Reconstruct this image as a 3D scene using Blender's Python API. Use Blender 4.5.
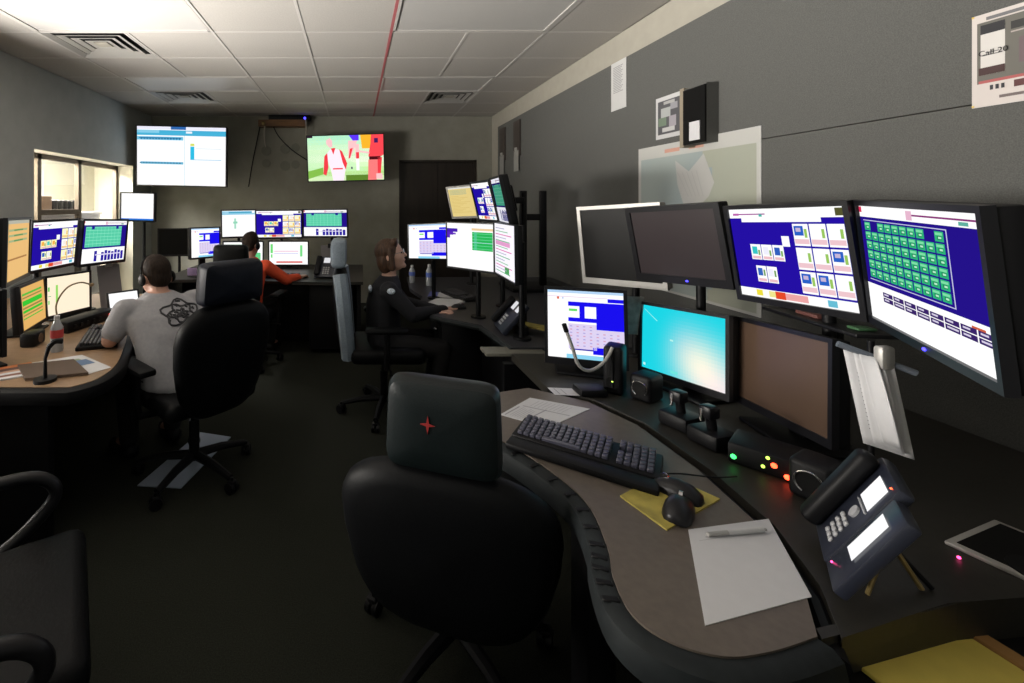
import bpy, bmesh, math, random
from mathutils import Matrix, Vector, Euler
random.seed(7)
R = math.radians
scene = bpy.context.scene
COL = scene.collection
for o in list(bpy.data.objects):
    bpy.data.objects.remove(o)

# ------------------------------------------------------------------ camera, world, light, exposure
FPX, CX, CY, EYE = 450.0, 355.0, 205.0, 1.5          # focal length and vanishing point in pixels (1024 x 683)
cd = bpy.data.cameras.new('camera'); cam = bpy.data.objects.new('camera', cd); COL.objects.link(cam)
cam.location = (0, 0, EYE); cam.rotation_euler = (R(90), 0, 0)
cd.sensor_width = 36; cd.lens = FPX / 1024 * 36
cd.shift_x = (512 - CX) / 1024; cd.shift_y = -(341.5 - CY) / 1024
cd.clip_start = 0.02
scene.camera = cam
w = bpy.data.worlds.new('world'); scene.world = w; w.use_nodes = True
bgn = next(n for n in w.node_tree.nodes if n.type == 'BACKGROUND')
bgn.inputs[0].default_value = (.9, .93, 1, 1); bgn.inputs[1].default_value = 0.02
scene.view_settings.view_transform = 'Standard'; scene.view_settings.look = 'None'
scene.view_settings.gamma = 1; scene.view_settings.use_curve_mapping = False
scene.view_settings.exposure = 0.0

def area(name, loc, rot, sx, sy, power, color):
    l = bpy.data.lights.new(name, 'AREA'); l.shape = 'RECTANGLE'; l.size = sx; l.size_y = sy
    l.energy = power; l.color = color
    o = bpy.data.objects.new(name, l); COL.objects.link(o); o.location = loc; o.rotation_euler = rot
    return o
# added fill lamp beyond an unseen opening, aimed up at ceiling and walls
fill_o = area('office_window_light', (-4.25, 1.75, 1.0), (0, R(-118), 0), 1.5, 3.4, 780, (1.0, .95, .88)); fill_o.data.spread = R(130)
# ceiling lamp of the office seen through the window
area('office_ceiling_lamp', (-4.35, 5.2, 2.7), (0, 0, 0), 1.0, 2.4, 720, (1.0, .97, .90))

# ------------------------------------------------------------------ materials
def lin(c):
    if isinstance(c, str):
        c = [int(c[i:i+2], 16) / 255 for i in (0, 2, 4)]
    return tuple(x / 12.92 if x <= .04045 else ((x + .055) / 1.055) ** 2.4 for x in c)
MATS = {}
def mat(name, col, rough=.6, metal=0, noise=0, scale=40, bump=0, spec=.5, emit=0, stretch=None, coat=0):
    if name in MATS: return MATS[name]
    m = bpy.data.materials.new(name); m.use_nodes = True; nt = m.node_tree
    b = next(n for n in nt.nodes if n.type == 'BSDF_PRINCIPLED')
    c = lin(col) if isinstance(col, str) else col
    b.inputs['Base Color'].default_value = (*c, 1); b.inputs['Roughness'].default_value = rough
    b.inputs['Metallic'].default_value = metal; b.inputs['Specular IOR Level'].default_value = spec
    b.inputs['Coat Weight'].default_value = coat
    if emit:
        b.inputs['Emission Color'].default_value = (*c, 1); b.inputs['Emission Strength'].default_value = emit
    if noise or bump:
        tc = nt.nodes.new('ShaderNodeTexCoord'); mp = nt.nodes.new('ShaderNodeMapping')
        nt.links.new(tc.outputs['Object'], mp.inputs[0])
        if stretch: mp.inputs['Scale'].default_value = stretch
        nz = nt.nodes.new('ShaderNodeTexNoise'); nz.inputs['Scale'].default_value = scale; nz.inputs['Detail'].default_value = 5
        nt.links.new(mp.outputs[0], nz.inputs[0])
        if noise:
            rp = nt.nodes.new('ShaderNodeValToRGB')
            rp.color_ramp.elements[0].position = .3; rp.color_ramp.elements[1].position = .7
            rp.color_ramp.elements[0].color = (*[max(0, x * (1 - noise)) for x in c], 1)
            rp.color_ramp.elements[1].color = (*[x * (1 + noise) for x in c], 1)
            nt.links.new(nz.outputs['Fac'], rp.inputs[0]); nt.links.new(rp.outputs[0], b.inputs['Base Color'])
        if bump:
            bp = nt.nodes.new('ShaderNodeBump'); bp.inputs['Strength'].default_value = bump; bp.inputs['Distance'].default_value = .004
            nt.links.new(nz.outputs['Fac'], bp.inputs['Height']); nt.links.new(bp.outputs[0], b.inputs['Normal'])
    MATS[name] = m
    return m
def screen_material():
    m = bpy.data.materials.new('lit_display'); m.use_nodes = True; nt = m.node_tree; nt.nodes.clear()
    out = nt.nodes.new('ShaderNodeOutputMaterial'); em = nt.nodes.new('ShaderNodeEmission'); at = nt.nodes.new('ShaderNodeAttribute')
    at.attribute_name = 'Col'; nt.links.new(at.outputs['Color'], em.inputs[0]); em.inputs[1].default_value = 1
    nt.links.new(em.outputs[0], out.inputs[0]); return m
def print_material():
    m = bpy.data.materials.new('printed_paper'); m.use_nodes = True; nt = m.node_tree
    b = next(n for n in nt.nodes if n.type == 'BSDF_PRINCIPLED'); at = nt.nodes.new('ShaderNodeAttribute'); at.attribute_name = 'Col'
    nt.links.new(at.outputs['Color'], b.inputs['Base Color']); b.inputs['Roughness'].default_value = .55; return m
def glass_material():
    m = bpy.data.materials.new('window_glass'); m.use_nodes = True; nt = m.node_tree; nt.nodes.clear()
    out = nt.nodes.new('ShaderNodeOutputMaterial'); mx = nt.nodes.new('ShaderNodeMixShader'); mx.inputs[0].default_value = .07
    t = nt.nodes.new('ShaderNodeBsdfTransparent'); g = nt.nodes.new('ShaderNodeBsdfGlossy'); g.inputs['Roughness'].default_value = .02
    nt.links.new(t.outputs[0], mx.inputs[1]); nt.links.new(g.outputs[0], mx.inputs[2]); nt.links.new(mx.outputs[0], out.inputs[0]); return m
SCREEN = screen_material(); PRINT = print_material(); GLASS = glass_material()
M_tile = mat('ceiling_tile', (.42, .40, .375), .9, noise=.06, scale=90, bump=.25)
M_bar = mat('ceiling_bar', (.50, .48, .46), .6)
M_barr = mat('ceiling_bar_red', (.42, .12, .13), .6)
M_lens = mat('lamp_lens', (.50, .49, .475), .35, noise=.03, scale=200)
M_wall = mat('olive_grey_paint', (.27, .265, .225), .85, noise=.08, scale=6, bump=.05)
M_wleft = mat('grey_paint', (.43, .455, .44), .85, noise=.06, scale=6, bump=.05)
M_band = mat('cream_wall_band', (.36, .34, .29), .8, noise=.04, scale=10)
M_fabric = mat('charcoal_wall_fabric', (.100, .101, .096), .95, noise=.22, scale=260, bump=.3)
M_carpet = mat('dark_carpet', (.020, .0215, .0165), .98, noise=.45, scale=220, bump=.6, spec=.1)
M_cream = mat('cream_paint', (.66, .63, .53), .8, noise=.03, scale=8)
M_alu = mat('bronze_window_frame', (.16, .13, .10), .45, metal=.4)
M_door = mat('dark_wood_door', (.020, .014, .010), .5, noise=.4, scale=14, stretch=(1, 1, .1))
M_black = mat('black_plastic', (.004, .004, .005), .5, spec=.25)
M_blk2 = mat('satin_black', (.008, .008, .010), .35, spec=.35)
M_chair = mat('black_leather', (.003, .0034, .0042), .5, noise=.2, scale=120, bump=.15, spec=.16)
M_teal = mat('dark_teal_leather', (.006, .0105, .0115), .42, noise=.15, scale=140, bump=.12, spec=.35)
M_bluechair = mat('blue_grey_upholstery', (.22, .27, .32), .6, noise=.12, scale=90, bump=.1)
M_navy = mat('navy_leather', (.006, .008, .015), .45, noise=.15, scale=90, bump=.1, spec=.25)
M_off = mat('dark_screen_glass', (.008, .008, .008), .4, spec=.1)
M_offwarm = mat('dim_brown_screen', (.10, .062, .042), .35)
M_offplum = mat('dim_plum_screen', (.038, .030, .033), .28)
M_silver = mat('silver_plastic', (.42, .41, .39), .4, metal=.2)
M_steel = mat('brushed_aluminium', (.30, .29, .25), .45, metal=.5)
M_chrome = mat('chrome', (.6, .6, .62), .15, metal=1)
M_top = mat('taupe_laminate', (.125, .102, .083), .45, noise=.10, scale=60)
M_topb = mat('dark_rear_laminate', (.022, .020, .016), .5, noise=.15, scale=60)
M_topo = mat('tan_laminate', (.30, .19, .11), .4, noise=.12, scale=20, stretch=(1, 4, 1))
M_bump = mat('rubber_edge', (.012, .0155, .017), .65, spec=.3, noise=.2, scale=30, bump=.2)
M_paper = mat('white_paper', (.62, .62, .64), .8, noise=.02, scale=30)
M_yellow = mat('yellow_card', (.44, .36, .075), .6, noise=.3, scale=20)
M_folder = mat('yellow_folder_card', (.78, .62, .12), .6, noise=.06, scale=15)
M_brown = mat('brown_card', (.42, .22, .07), .7)
M_key = mat('keycap', (.030, .030, .036), .38)
M_skin = mat('skin', (.46, .25, .18), .55, noise=.06, scale=50)
M_skin2 = mat('lighter_skin', (.55, .33, .25), .5, noise=.05, scale=50)
M_shirt = mat('grey_tshirt', (.31, .31, .33), .9, noise=.07, scale=60, bump=.1)
M_print = mat('dark_shirt_print', (.05, .05, .055), .9)
M_orange = mat('orange_shirt', (.80, .09, .03), .85, noise=.06, scale=60, bump=.1)
M_uni = mat('dark_uniform', (.0045, .005, .008), .85, noise=.15, scale=80, bump=.1)
M_pant = mat('black_trousers', (.004, .004, .005), .9, noise=.15, scale=80, bump=.1)
M_hair = mat('dark_brown_hair', (.020, .012, .008), .7, spec=.2, noise=.45, scale=110, bump=.5, stretch=(1, 1, .2))
M_hairb = mat('brown_bob_hair', (.055, .028, .015), .55, spec=.3, noise=.5, scale=90, bump=.5, stretch=(1, 1, .15))
M_patch = mat('embroidered_patch', (.55, .62, .70), .8, noise=.5, scale=120)
M_red = mat('red_thread', (.35, .02, .02), .7)
M_wood = mat('orange_wood', (.16, .075, .025), .5, noise=.3, scale=20, stretch=(.2, 1, 1))
M_boxbrown = mat('cardboard', (.16, .10, .06), .8)
M_lightpatch = mat('pale_chair_mat', (.36, .42, .52), .35)
M_gold = mat('brass_wire', (.34, .25, .10), .4, metal=.6)
M_slate = mat('slate_phone_plastic', (.018, .021, .034), .35)
M_button = mat('phone_button', (.42, .43, .45), .4)
M_led_r = mat('red_indicator', (1, .06, .02), .5, emit=7)
M_led_g = mat('green_indicator', (.05, 1, .15), .5, emit=3)
M_led_y = mat('lime_indicator', (.5, .9, .1), .5, emit=2.5)
M_led_b = mat('blue_indicator', (.06, .05, 1), .5, emit=3.5)
M_pinkled = mat('pink_indicator', (1, .06, .25), .5, emit=5)
M_plastic_clear = mat('clear_bottle_plastic', (.34, .36, .38), .15, spec=.8)
M_label_red = mat('red_bottle_label', (.5, .05, .05), .5)
M_label_blue = mat('blue_bottle_label', (.08, .14, .5), .5)
M_cap = mat('white_cap', (.6, .6, .6), .4)
M_filmgrey = mat('grey_plastic_sleeve', (.20, .20, .19), .3, noise=.4, scale=30)

# ------------------------------------------------------------------ mesh helpers
class MB:
    def __init__(s): s.v = []; s.f = []
    def add(s, v, f, M=None):
        k = len(s.v)
        s.v += [tuple(M @ Vector(p)) if M is not None else tuple(p) for p in v]
        s.f += [tuple(i + k for i in q) for q in f]; return s
    def box(s, x0, x1, y0, y1, z0, z1, M=None):
        v = [(x, y, z) for z in (z0, z1) for y in (y0, y1) for x in (x0, x1)]
        return s.add(v, [(0,2,3,1), (4,5,7,6), (0,1,5,4), (2,6,7,3), (0,4,6,2), (1,3,7,5)], M)
    def rbox(s, x0, x1, y0, y1, z0, z1, r, seg=2, M=None):
        bm = bmesh.new(); bmesh.ops.create_cube(bm, size=1)
        for v in bm.verts: v.co = Vector(((x0+x1)/2 + v.co.x*(x1-x0), (y0+y1)/2 + v.co.y*(y1-y0), (z0+z1)/2 + v.co.z*(z1-z0)))
        bmesh.ops.bevel(bm, geom=bm.edges[:], offset=r, segments=seg, profile=.5, affect='EDGES')
        bm.verts.index_update(); v = [tuple(a.co) for a in bm.verts]; f = [tuple(a.index for a in q.verts) for q in bm.faces]; bm.free()
        return s.add(v, f, M)
    def cyl(s, p0, p1, r0, r1=None, n=14, cap=True):
        r1 = r0 if r1 is None else r1
        p0, p1 = Vector(p0), Vector(p1); d = (p1 - p0).normalized()
        a = d.orthogonal().normalized(); b = d.cross(a)
        v = []
        for p, r in ((p0, r0), (p1, r1)):
            v += [p + a*math.cos(2*math.pi*i/n)*r + b*math.sin(2*math.pi*i/n)*r for i in range(n)]
        f = [(i, (i+1) % n, n + (i+1) % n, n + i) for i in range(n)]
        if cap: f += [tuple(range(n))[::-1], tuple(range(n, 2*n))]
        return s.add(v, f)
    def tube(s, pts, r, n=10):
        pts = [Vector(p) for p in pts]; rs = r if isinstance(r, (list, tuple)) else [r]*len(pts)
        v = []; a = None
        for i, p in enumerate(pts):
            d = (pts[min(i+1, len(pts)-1)] - pts[max(i-1, 0)]).normalized()
            a = d.orthogonal().normalized() if a is None else (a - d*a.dot(d)).normalized()
            b = d.cross(a)
            v += [p + (a*math.cos(2*math.pi*j/n) + b*math.sin(2*math.pi*j/n))*rs[i] for j in range(n)]
        f = []
        for i in range(len(pts)-1):
            f += [(i*n+j, i*n+(j+1) % n, (i+1)*n+(j+1) % n, (i+1)*n+j) for j in range(n)]
        f += [tuple(range(n))[::-1], tuple(range((len(pts)-1)*n, len(pts)*n))]
        return s.add(v, f)
    def ell(s, c, rx, ry, rz, M=None, n=18, m=12):
        v = [(c[0], c[1], c[2]+rz)]
        for i in range(1, m):
            t = math.pi*i/m
            v += [(c[0]+rx*math.sin(t)*math.cos(2*math.pi*j/n), c[1]+ry*math.sin(t)*math.sin(2*math.pi*j/n), c[2]+rz*math.cos(t)) for j in range(n)]
        v.append((c[0], c[1], c[2]-rz)); L = len(v)-1
        f = [(0, 1+j, 1+(j+1) % n) for j in range(n)]
        for i in range(m-2):
            f += [(1+i*n+j, 1+(i+1)*n+j, 1+(i+1)*n+(j+1) % n, 1+i*n+(j+1) % n) for j in range(n)]
        f += [(L, 1+(m-2)*n+(j+1) % n, 1+(m-2)*n+j) for j in range(n)]
        return s.add(v, f, M)
    def capsule(s, p0, r0, p1, r1, n=14):
        p0, p1 = Vector(p0), Vector(p1); d = p1-p0; L = d.length
        if L < 1e-6: return s.ell(p0, r0, r0, r0)
        d /= L; pts = []; rs = []
        for k in range(5, 0, -1):
            t = math.pi/2*k/5.2; pts.append(p0-d*r0*math.sin(t)); rs.append(r0*math.cos(t))
        pts += [p0, p0+d*L*.5, p1]; rs += [r0, (r0+r1)/2, r1]
        for k in range(1, 6):
            t = math.pi/2*k/5.2; pts.append(p1+d*r1*math.sin(t)); rs.append(r1*math.cos(t))
        return s.tube(pts, rs, n)
    def loft(s, secs, n=20):
        v = []
        for (c, rx, ry) in secs:
            v += [(c[0]+rx*math.cos(2*math.pi*j/n), c[1]+ry*math.sin(2*math.pi*j/n), c[2]) for j in range(n)]
        f = []
        for i in range(len(secs)-1):
            f += [(i*n+j, i*n+(j+1) % n, (i+1)*n+(j+1) % n, (i+1)*n+j) for j in range(n)]
        f += [tuple(range(n))[::-1], tuple(range((len(secs)-1)*n, len(secs)*n))]
        return s.add(v, f)
    def prism(s, poly, z0, z1):
        n = len(poly)
        v = [(x, y, z0) for x, y in poly] + [(x, y, z1) for x, y in poly]
        return s.add(v, [tuple(range(n))[::-1], tuple(range(n, 2*n))] + [(i, (i+1) % n, n+(i+1) % n, n+i) for i in range(n)])
    def pad(s, wf, h, thick, bulge, ex=3.2, n=40, curve=0, M=None):
        """cushion standing in the XZ plane (z 0..h): width function wf(v), thickness along y, rounded rim, bulging faces"""
        prof = [(0, -thick/2-bulge), (.45, -thick/2-bulge*.8), (.8, -thick/2-bulge*.3), (.94, -thick*.42), (1, -thick*.16), (1, thick*.16), (.94, thick*.42), (.8, thick/2+bulge*.15), (.45, thick/2+bulge*.3), (0, thick/2+bulge*.4)]
        v = []
        for sc, y in prof:
            for j in range(n):
                t = 2*math.pi*j/n; cx, sx = math.cos(t), math.sin(t)
                u = math.copysign(abs(cx)**(2/ex), cx); z = math.copysign(abs(sx)**(2/ex), sx)
                zz = h/2 + z*h/2*sc; x = u*wf((z*sc+1)/2)/2*sc
                v.append((x, y - curve*(x*x), zz))
        f = []
        for i in range(len(prof)-1):
            f += [(i*n+j, i*n+(j+1) % n, (i+1)*n+(j+1) % n, (i+1)*n+j) for j in range(n)]
        return s.add(v, f, M)
    def build(s, name, m, parent=None, M=None, smooth=True, ang=40, kind=None):
        me = bpy.data.meshes.new(name); me.from_pydata([tuple(p) for p in s.v], [], s.f)
        bm = bmesh.new(); bm.from_mesh(me); bmesh.ops.recalc_face_normals(bm, faces=bm.faces[:]); bm.to_mesh(me); bm.free()
        if smooth:
            me.shade_smooth(); me.set_sharp_from_angle(angle=R(ang))
        me.materials.append(m)
        o = bpy.data.objects.new(name, me); COL.objects.link(o)
        if parent: o.parent = parent
        if M is not None: o.matrix_basis = M
        if kind: o['kind'] = kind
        return o
def bx(*a): return MB().box(*a)
def tag(o, label, cat, group=None):
    o['label'] = label; o['category'] = cat
    if group: o['group'] = group
    return o
def thing(name, label, cat, loc=(0, 0, 0), rz=0, group=None):
    o = bpy.data.objects.new(name, None); COL.objects.link(o); o.location = loc; o.rotation_euler = (0, 0, rz); o.empty_display_size = .1
    return tag(o, label, cat, group)
def struct(o): o['kind'] = 'structure'; return o
def inst(src, name, parent, M):
    o = bpy.data.objects.new(name, src.data); COL.objects.link(o); o.parent = parent; o.matrix_basis = M; return o
def remeshed(name, mb, m, parent, voxel=.008, it=4):
    me = bpy.data.meshes.new('tmp'); me.from_pydata([tuple(p) for p in mb.v], [], mb.f)
    bm = bmesh.new(); bm.from_mesh(me); bmesh.ops.recalc_face_normals(bm, faces=bm.faces[:]); bm.to_mesh(me); bm.free()
    o = bpy.data.objects.new('tmp', me); COL.objects.link(o)
    a = o.modifiers.new('r', 'REMESH'); a.mode = 'VOXEL'; a.voxel_size = voxel
    b = o.modifiers.new('s', 'SMOOTH'); b.iterations = it; b.factor = .5
    dg = bpy.context.evaluated_depsgraph_get()
    nm = bpy.data.meshes.new_from_object(o.evaluated_get(dg)); bpy.data.objects.remove(o); bpy.data.meshes.remove(me)
    nm.name = name; nm.shade_smooth(); nm.materials.clear(); nm.materials.append(m)
    r = bpy.data.objects.new(name, nm); COL.objects.link(r); r.parent = parent; return r
def spline(pts, k=8):
    P = [Vector(p) for p in pts]; out = []
    for i in range(len(P)-1):
        a, b, c, d = P[max(i-1, 0)], P[i], P[i+1], P[min(i+2, len(P)-1)]
        for j in range(k):
            t = j/k
            out.append(.5*((2*b)+(-a+c)*t+(2*a-5*b+4*c-d)*t*t+(-a+3*b-3*c+d)*t**3))
    return out + [P[-1]]

# flat picture made of coloured rectangles / polygons: u right, v down, both 0..1, layer lifts it a hair
def picture(name, w, h, items, m, parent, M=None, gain=1.0, dz=.0004):
    V = []; Fc = []; C = []
    for it in items:
        pts, col, lay = it
        if len(pts) == 4 and not isinstance(pts[0], tuple):
            u0, v0, u1, v1 = pts; pts = [(u0, v0), (u1, v0), (u1, v1), (u0, v1)]
        k = len(V)
        V += [((u-.5)*w, -dz*lay, (.5-v)*h) for u, v in pts][::-1]
        Fc.append(tuple(range(k, k+len(pts)))[::-1]); C.append(lin(col) if isinstance(col, str) else col)
    me = bpy.data.meshes.new(name); me.from_pydata(V, [], Fc)
    at = me.color_attributes.new('Col', 'FLOAT_COLOR', 'CORNER'); i = 0
    for p in me.polygons:
        c = C[p.index]
        for _ in p.loop_indices: at.data[i].color = (min(c[0]*gain, 1.05), min(c[1]*gain, 1.05), min(c[2]*gain, 1.05), 1); i += 1
    me.materials.append(m)
    o = bpy.data.objects.new(name, me); COL.objects.link(o); o.parent = parent
    if M is not None: o.matrix_basis = M
    return o
WH = (1.6, 1.6, 1.75)
def full(c): return ((0, 0, 1, 1), c, 0)
def c_icons(kind='white'):
    a = [full('2410a4'), ((0, 0, 1, .105), WH, 1), ((.12, .105, .82, .15), WH, 1)]
    a += [((.04, .05, .1, .075), 'c060b0', 2), ((.1, .055, .36, .068), 'a04898', 2), ((.3, .06, .33, .09), '40b8a8', 2), ((.93, .015, .985, .09), '555530', 2)]
    cell = WH if kind == 'white' else (1.5, 1.05, .55)
    blues = {(0, 0), (2, 1), (0, 2), (1, 2)}
    for r in range(3):
        for c in range(3):
            u0 = .585+c*.135; v0 = .17+r*.245; u1 = u0+.125; v1 = v0+.225
            a.append(((u0, v0, u1, v1), cell if kind == 'white' or (r+c) % 2 == 0 else (1.5, 1.35, 1.1), 1))
            if kind == 'white' or (r, c) == (1, 2) or (r, c) == (2, 1):
                if (c, r) in blues or kind != 'white': a.append(((u0+.01, v0+.02, u0+.085, v0+.12), '2a62c8', 2)); a.append(((u0+.025, v0+.04, u0+.065, v0+.08), 'c8b8d8', 3))
            a.append(((u0+.09, v0+.05, u0+.112, v0+.14), '9ac860' if kind == 'white' else 'f0b040', 2))
            a.append(((u0+.005, v0+.155, u1-.005, v1-.02), 'f0c8d0' if kind == 'white' else 'f8d090', 2))
            if kind != 'white': a.append(((u0+.03, v0+.03, u0+.08, v0+.13), 'f8f0e8', 2))
    for i in range(3):
        u0 = .17+i*.105; a.append(((u0, .4, u0+.098, .57), WH if kind == 'white' else (1.5, 1.0, .5), 1))
        a.append(((u0+.015, .425, u0+.065, .51), ['38c8c8', 'f0f0ff', '3060c0'][i] if kind == 'white' else ['f8b050', '50d0c8', 'f8b050'][i], 2))
        a.append(((u0+.07, .46, u0+.088, .52), '80b060', 2)); a.append(((u0+.01, .53, u0+.09, .56), 'f0c0c8', 2))
    for i in range(2):
        u0 = .195+i*.1; a.append(((u0, .64, u0+.093, .82), WH if kind == 'white' else (1.4, 1.1, .7), 1))
        a.append(((u0+.012, .665, u0+.058, .75), ['3868c0', 'f0f0ff'][i], 2)); a.append(((u0+.065, .68, u0+.082, .75), '70a060', 2)); a.append(((u0+.01, .78, u0+.085, .81), 'f0c0c8', 2))
    a += [((.475, .3, .54, .41), WH, 1), ((0, .905, 1, 1), (1.5, 1.5, 1.6), 1), ((.16, .915, .22, .98), 'f0e040', 2), ((.28, .915, .34, .98), 'f0e890', 2),
          ((.34, .91, .43, .99), 'e84a28', 2), ((.43, .915, .62, .985), 'f0a8a8', 2), ((.77, .92, .84, .985), '68c0d8', 2)]
    return a
def c_green(kind='grid'):
    a = [full('24128a'), ((0, 0, 1, .10), WH, 1), ((0, .01, .03, .06), 'd83058', 2), ((.48, .02, .53, .09), 'e8b8d0', 2), ((.53, .045, .98, .058), '8a3078', 2), ((.86, .065, .92, .09), '60b0a0', 2)]
    if kind == 'grid':
        a += [((.035, .125, .775, .132), 'c8c8e8', 1), ((.768, .125, .775, .655), 'c8c8e8', 1), ((.035, .648, .775, .655), 'c8c8e8', 1)]
        for r in range(6):
            for c in range(10):
                if r == 0 and c in (1, 8): continue
                u0 = .045+c*.0715; v0 = .145+r*.083
                a.append(((u0, v0, u0+.062, v0+.07), '2fb878', 1))
                a.append(((u0+.006, v0+.008, u0+.056, v0+.026), '7fe0a8', 2)); a.append(((u0+.018, v0+.03, u0+.05, v0+.058), '1c8458', 2)); a.append(((u0+.028, v0+.036, u0+.05, v0+.05), 'b8f4d0', 3))
        a.append(((0, .69, 1, 1), WH, 1))
        for c in range(8):
            u0 = .16+c*.105
            for r in range(2 if c else 2):
                a.append(((u0, .735+r*.045, u0+.097, .773+r*.045), '3a2468', 2)); a.append(((u0+.015, .745+r*.045, u0+.06+.03*((c*r) % 2), .758+r*.045), 'd8d0e8', 3))
        a.append(((.86, .72, .94, .735), 'd06040', 2))
    else:
        a.append(((.06, .14, .88, .62), '58d0a8', 1))
        for c in range(10): a.append(((.06+c*.082, .14, .066+c*.082, .62), '8ce8c8', 2))
        for r in range(6): a.append(((.06, .14+r*.08, .88, .152+r*.08), '8ce8c8', 2))
        a += [((.18, .12, .24, .2), '241a9a', 3), ((.74, .12, .80, .2), '241a9a', 3), ((0, .66, 1, 1), WH, 1)]
        for c in range(9):
            u0 = .28+c*.078
            if c != 1: a.append(((u0, .72+.02*(c % 3), u0+.06, .97), '2a1aa0', 2))
        a.append(((.3, .8, .9, .83), 'e0d8f8', 3))
    return a
def c_form():
    a = [full((1.7, 1.65, 1.75)), ((0, 0, 1, .04), 'b8d8f8', 1), ((0, .09, .8, .10), 'e8d0e8', 1), ((.13, .1, .16, .135), 'e06848', 2), ((.2, .105, .22, .13), 'b8c8f0', 2),
         ((.8, .1, 1, .155), '1a10f0', 1), ((.28, .165, 1, .23), '1a10f0', 1), ((.43, .23, .5, .42), '1a10f0', 1), ((.65, .23, 1, .56), '1a10f0', 1), ((.28, .4, .65, .46), '1a10f0', 1),
         ((.29, .27, .40, .305), '60e060', 2), ((.28, .49, .65, .86), 'e0d4f4', 1), ((.65, .56, 1, .82), 'e0d4f4', 1), ((.6, .82, 1, .92), '1a10f0', 1), ((.3, .855, .6, .875), '3020b0', 2), ((.25, .94, .8, 1), '90d8f4', 2)]
    for r in range(7):
        for c in range(8):
            u = .3+c*.087; v = .52+r*.047
            if v < .58 and u > .6: continue
            a.append(((u, v, u+.03, v+.014), 'd89ab8' if (r+c) % 2 else 'a8a0e0', 2))
    return a
def c_win():
    a = []; N, K = 32, 20
    for i in range(N):
        for j in range(K):
            u = (i+.5)/N; v = (j+.5)/K
            d = math.exp(-(((u-.72)/.26)**2+((v-.72)/.34)**2)); d2 = math.exp(-(((u-.95)/.3)**2+((v-1.05)/.35)**2)); d3 = math.exp(-(((u-.55)/.18)**2+((v-.5)/.3)**2))
            c = [.01+.75*d+.75*d2+.15*d3, .68+.25*d+.1*d2, .80+.05*d2-.02*d]
            a.append(((i/N, j/K, (i+1)/N, (j+1)/K), tuple(max(0, x)*1.0 for x in c), 0))
    a += [((.37, .46, .41, .485), 'b8f4ec', 1), (((.02, .06), (.03, .06), (.21, .22), (.2, .23)), '90f4f4', 1), ((.02, .92, .05, .96), 'c0f8f0', 1), ((.38, .92, .47, .96), '70e8e0', 1)]
    return a
def c_lines(base, items): return [full(base)] + items
def c_wide():
    a = [full((1.5, 1.45, 1.6)), ((.55, .1, 1, .15), 'f0d0a0', 1), ((.56, .18, .98, .58), '28b858', 1)]
    for r in range(6): a.append(((.56, .21+r*.065, .98, .222+r*.065), '70e0a0' if r != 3 else 'b8e8f0', 2))
    a += [((.6, .18, .66, .58), '50c890', 2), ((0, .12, .24, .2), '4820b0', 1), ((0, .2, .14, .27), '5a28c0', 1), ((0, .27, .07, .34), '5a28c0', 1), ((.14, .22, .2, .26), '7040c8', 1)]
    return a
def c_log():
    a = [full((1.0, .97, 1.15))]
    for r in range(15):
        c = ['b0b0c8', '90c8a0', 'e070b0', 'b8b8d0', '70b888'][r % 5]; v = .08+r*.06
        a.append(((.06, v, .5+.4*((r*7) % 5)/5, v+.018), c, 1))
    a.append(((.05, .34, .75, .42), 'e8a0d0', 1)); a.append(((.5, .8, .7, .92), '50a060', 1)); return a
def c_yellow():
    a = [full('ecd48a'), ((0, 0, 1, .05), 'e8e8e0', 1)]
    for r in range(5): a.append(((.06, .09+r*.035, .75, .1+r*.035), '6aa8a0', 1))
    for r in range(12): a.append(((.06, .3+r*.05, .4+.5*((r*5) % 7)/7, .31+r*.05), 'd8b860', 1))
    return a
def c_tan(green=False):
    a = [full('eec07c'), ((0, 0, 1, .06), 'b8b8a8', 1)]
    for k in range(3): a.append(((.1, .15+k*.09, .9, .185+k*.09), 'a8b888', 1)); a.append(((.3, .155+k*.09, .7, .18+k*.09), '6a9a60', 2))
    a.append(((.05, .64, .9, .67), 'b08050', 1))
    if green:
        a = [full('e8b468')]
        for k, (v, hh) in enumerate([(.16, .05), (.25, .03), (.33, .12), (.49, .04), (.56, .06), (.66, .03), (.74, .03)]): a.append(((.08, v, .88, v+hh), '38c838' if k in (2, 4) else ('9a8848' if k % 2 else '58c048'), 1))
    return a
def c_cream(): return [full((1.05, .90, .68)), ((.2, .22, .25, .68), '98dc68', 1), ((.03, .25, .07, .36), '70d060', 1), ((.03, .6, .07, .7), 'a8e088', 1), ((.04, .48, .1, .5), '78c890', 1)]
def c_white1(): return [full((1.5, 1.6, 1.6)), ((0, .02, 1, .16), '98d0e8', 1), ((.2, .05, .9, .1), '48a8d0', 2), ((.36, .3, .42, .7), 'a8e0c8', 1), ((.33, .42, .46, .5), '90d8b8', 1), ((.9, .02, .98, .1), 'ffffff', 2)]
def c_white2(): return [full((1.6, 1.6, 1.5)), ((.03, .1, .09, .5), '70e078', 1), ((.04, .55, .08, .7), '70e078', 1), ((.12, .4, .75, .43), 'e8a8c8', 1), ((.12, .5, .75, .52), 'a8a8e8', 1), ((.8, .15, .86, .65), '78e088', 1), ((.18, .86, .86, .93), 'e06058', 1)]
def c_white3(): return [full((1.5, 1.6, 1.4)), ((.75, .5, .95, .85), '60d088', 1), ((.1, .1, .6, .13), 'c8e8c8', 1)]
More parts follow.
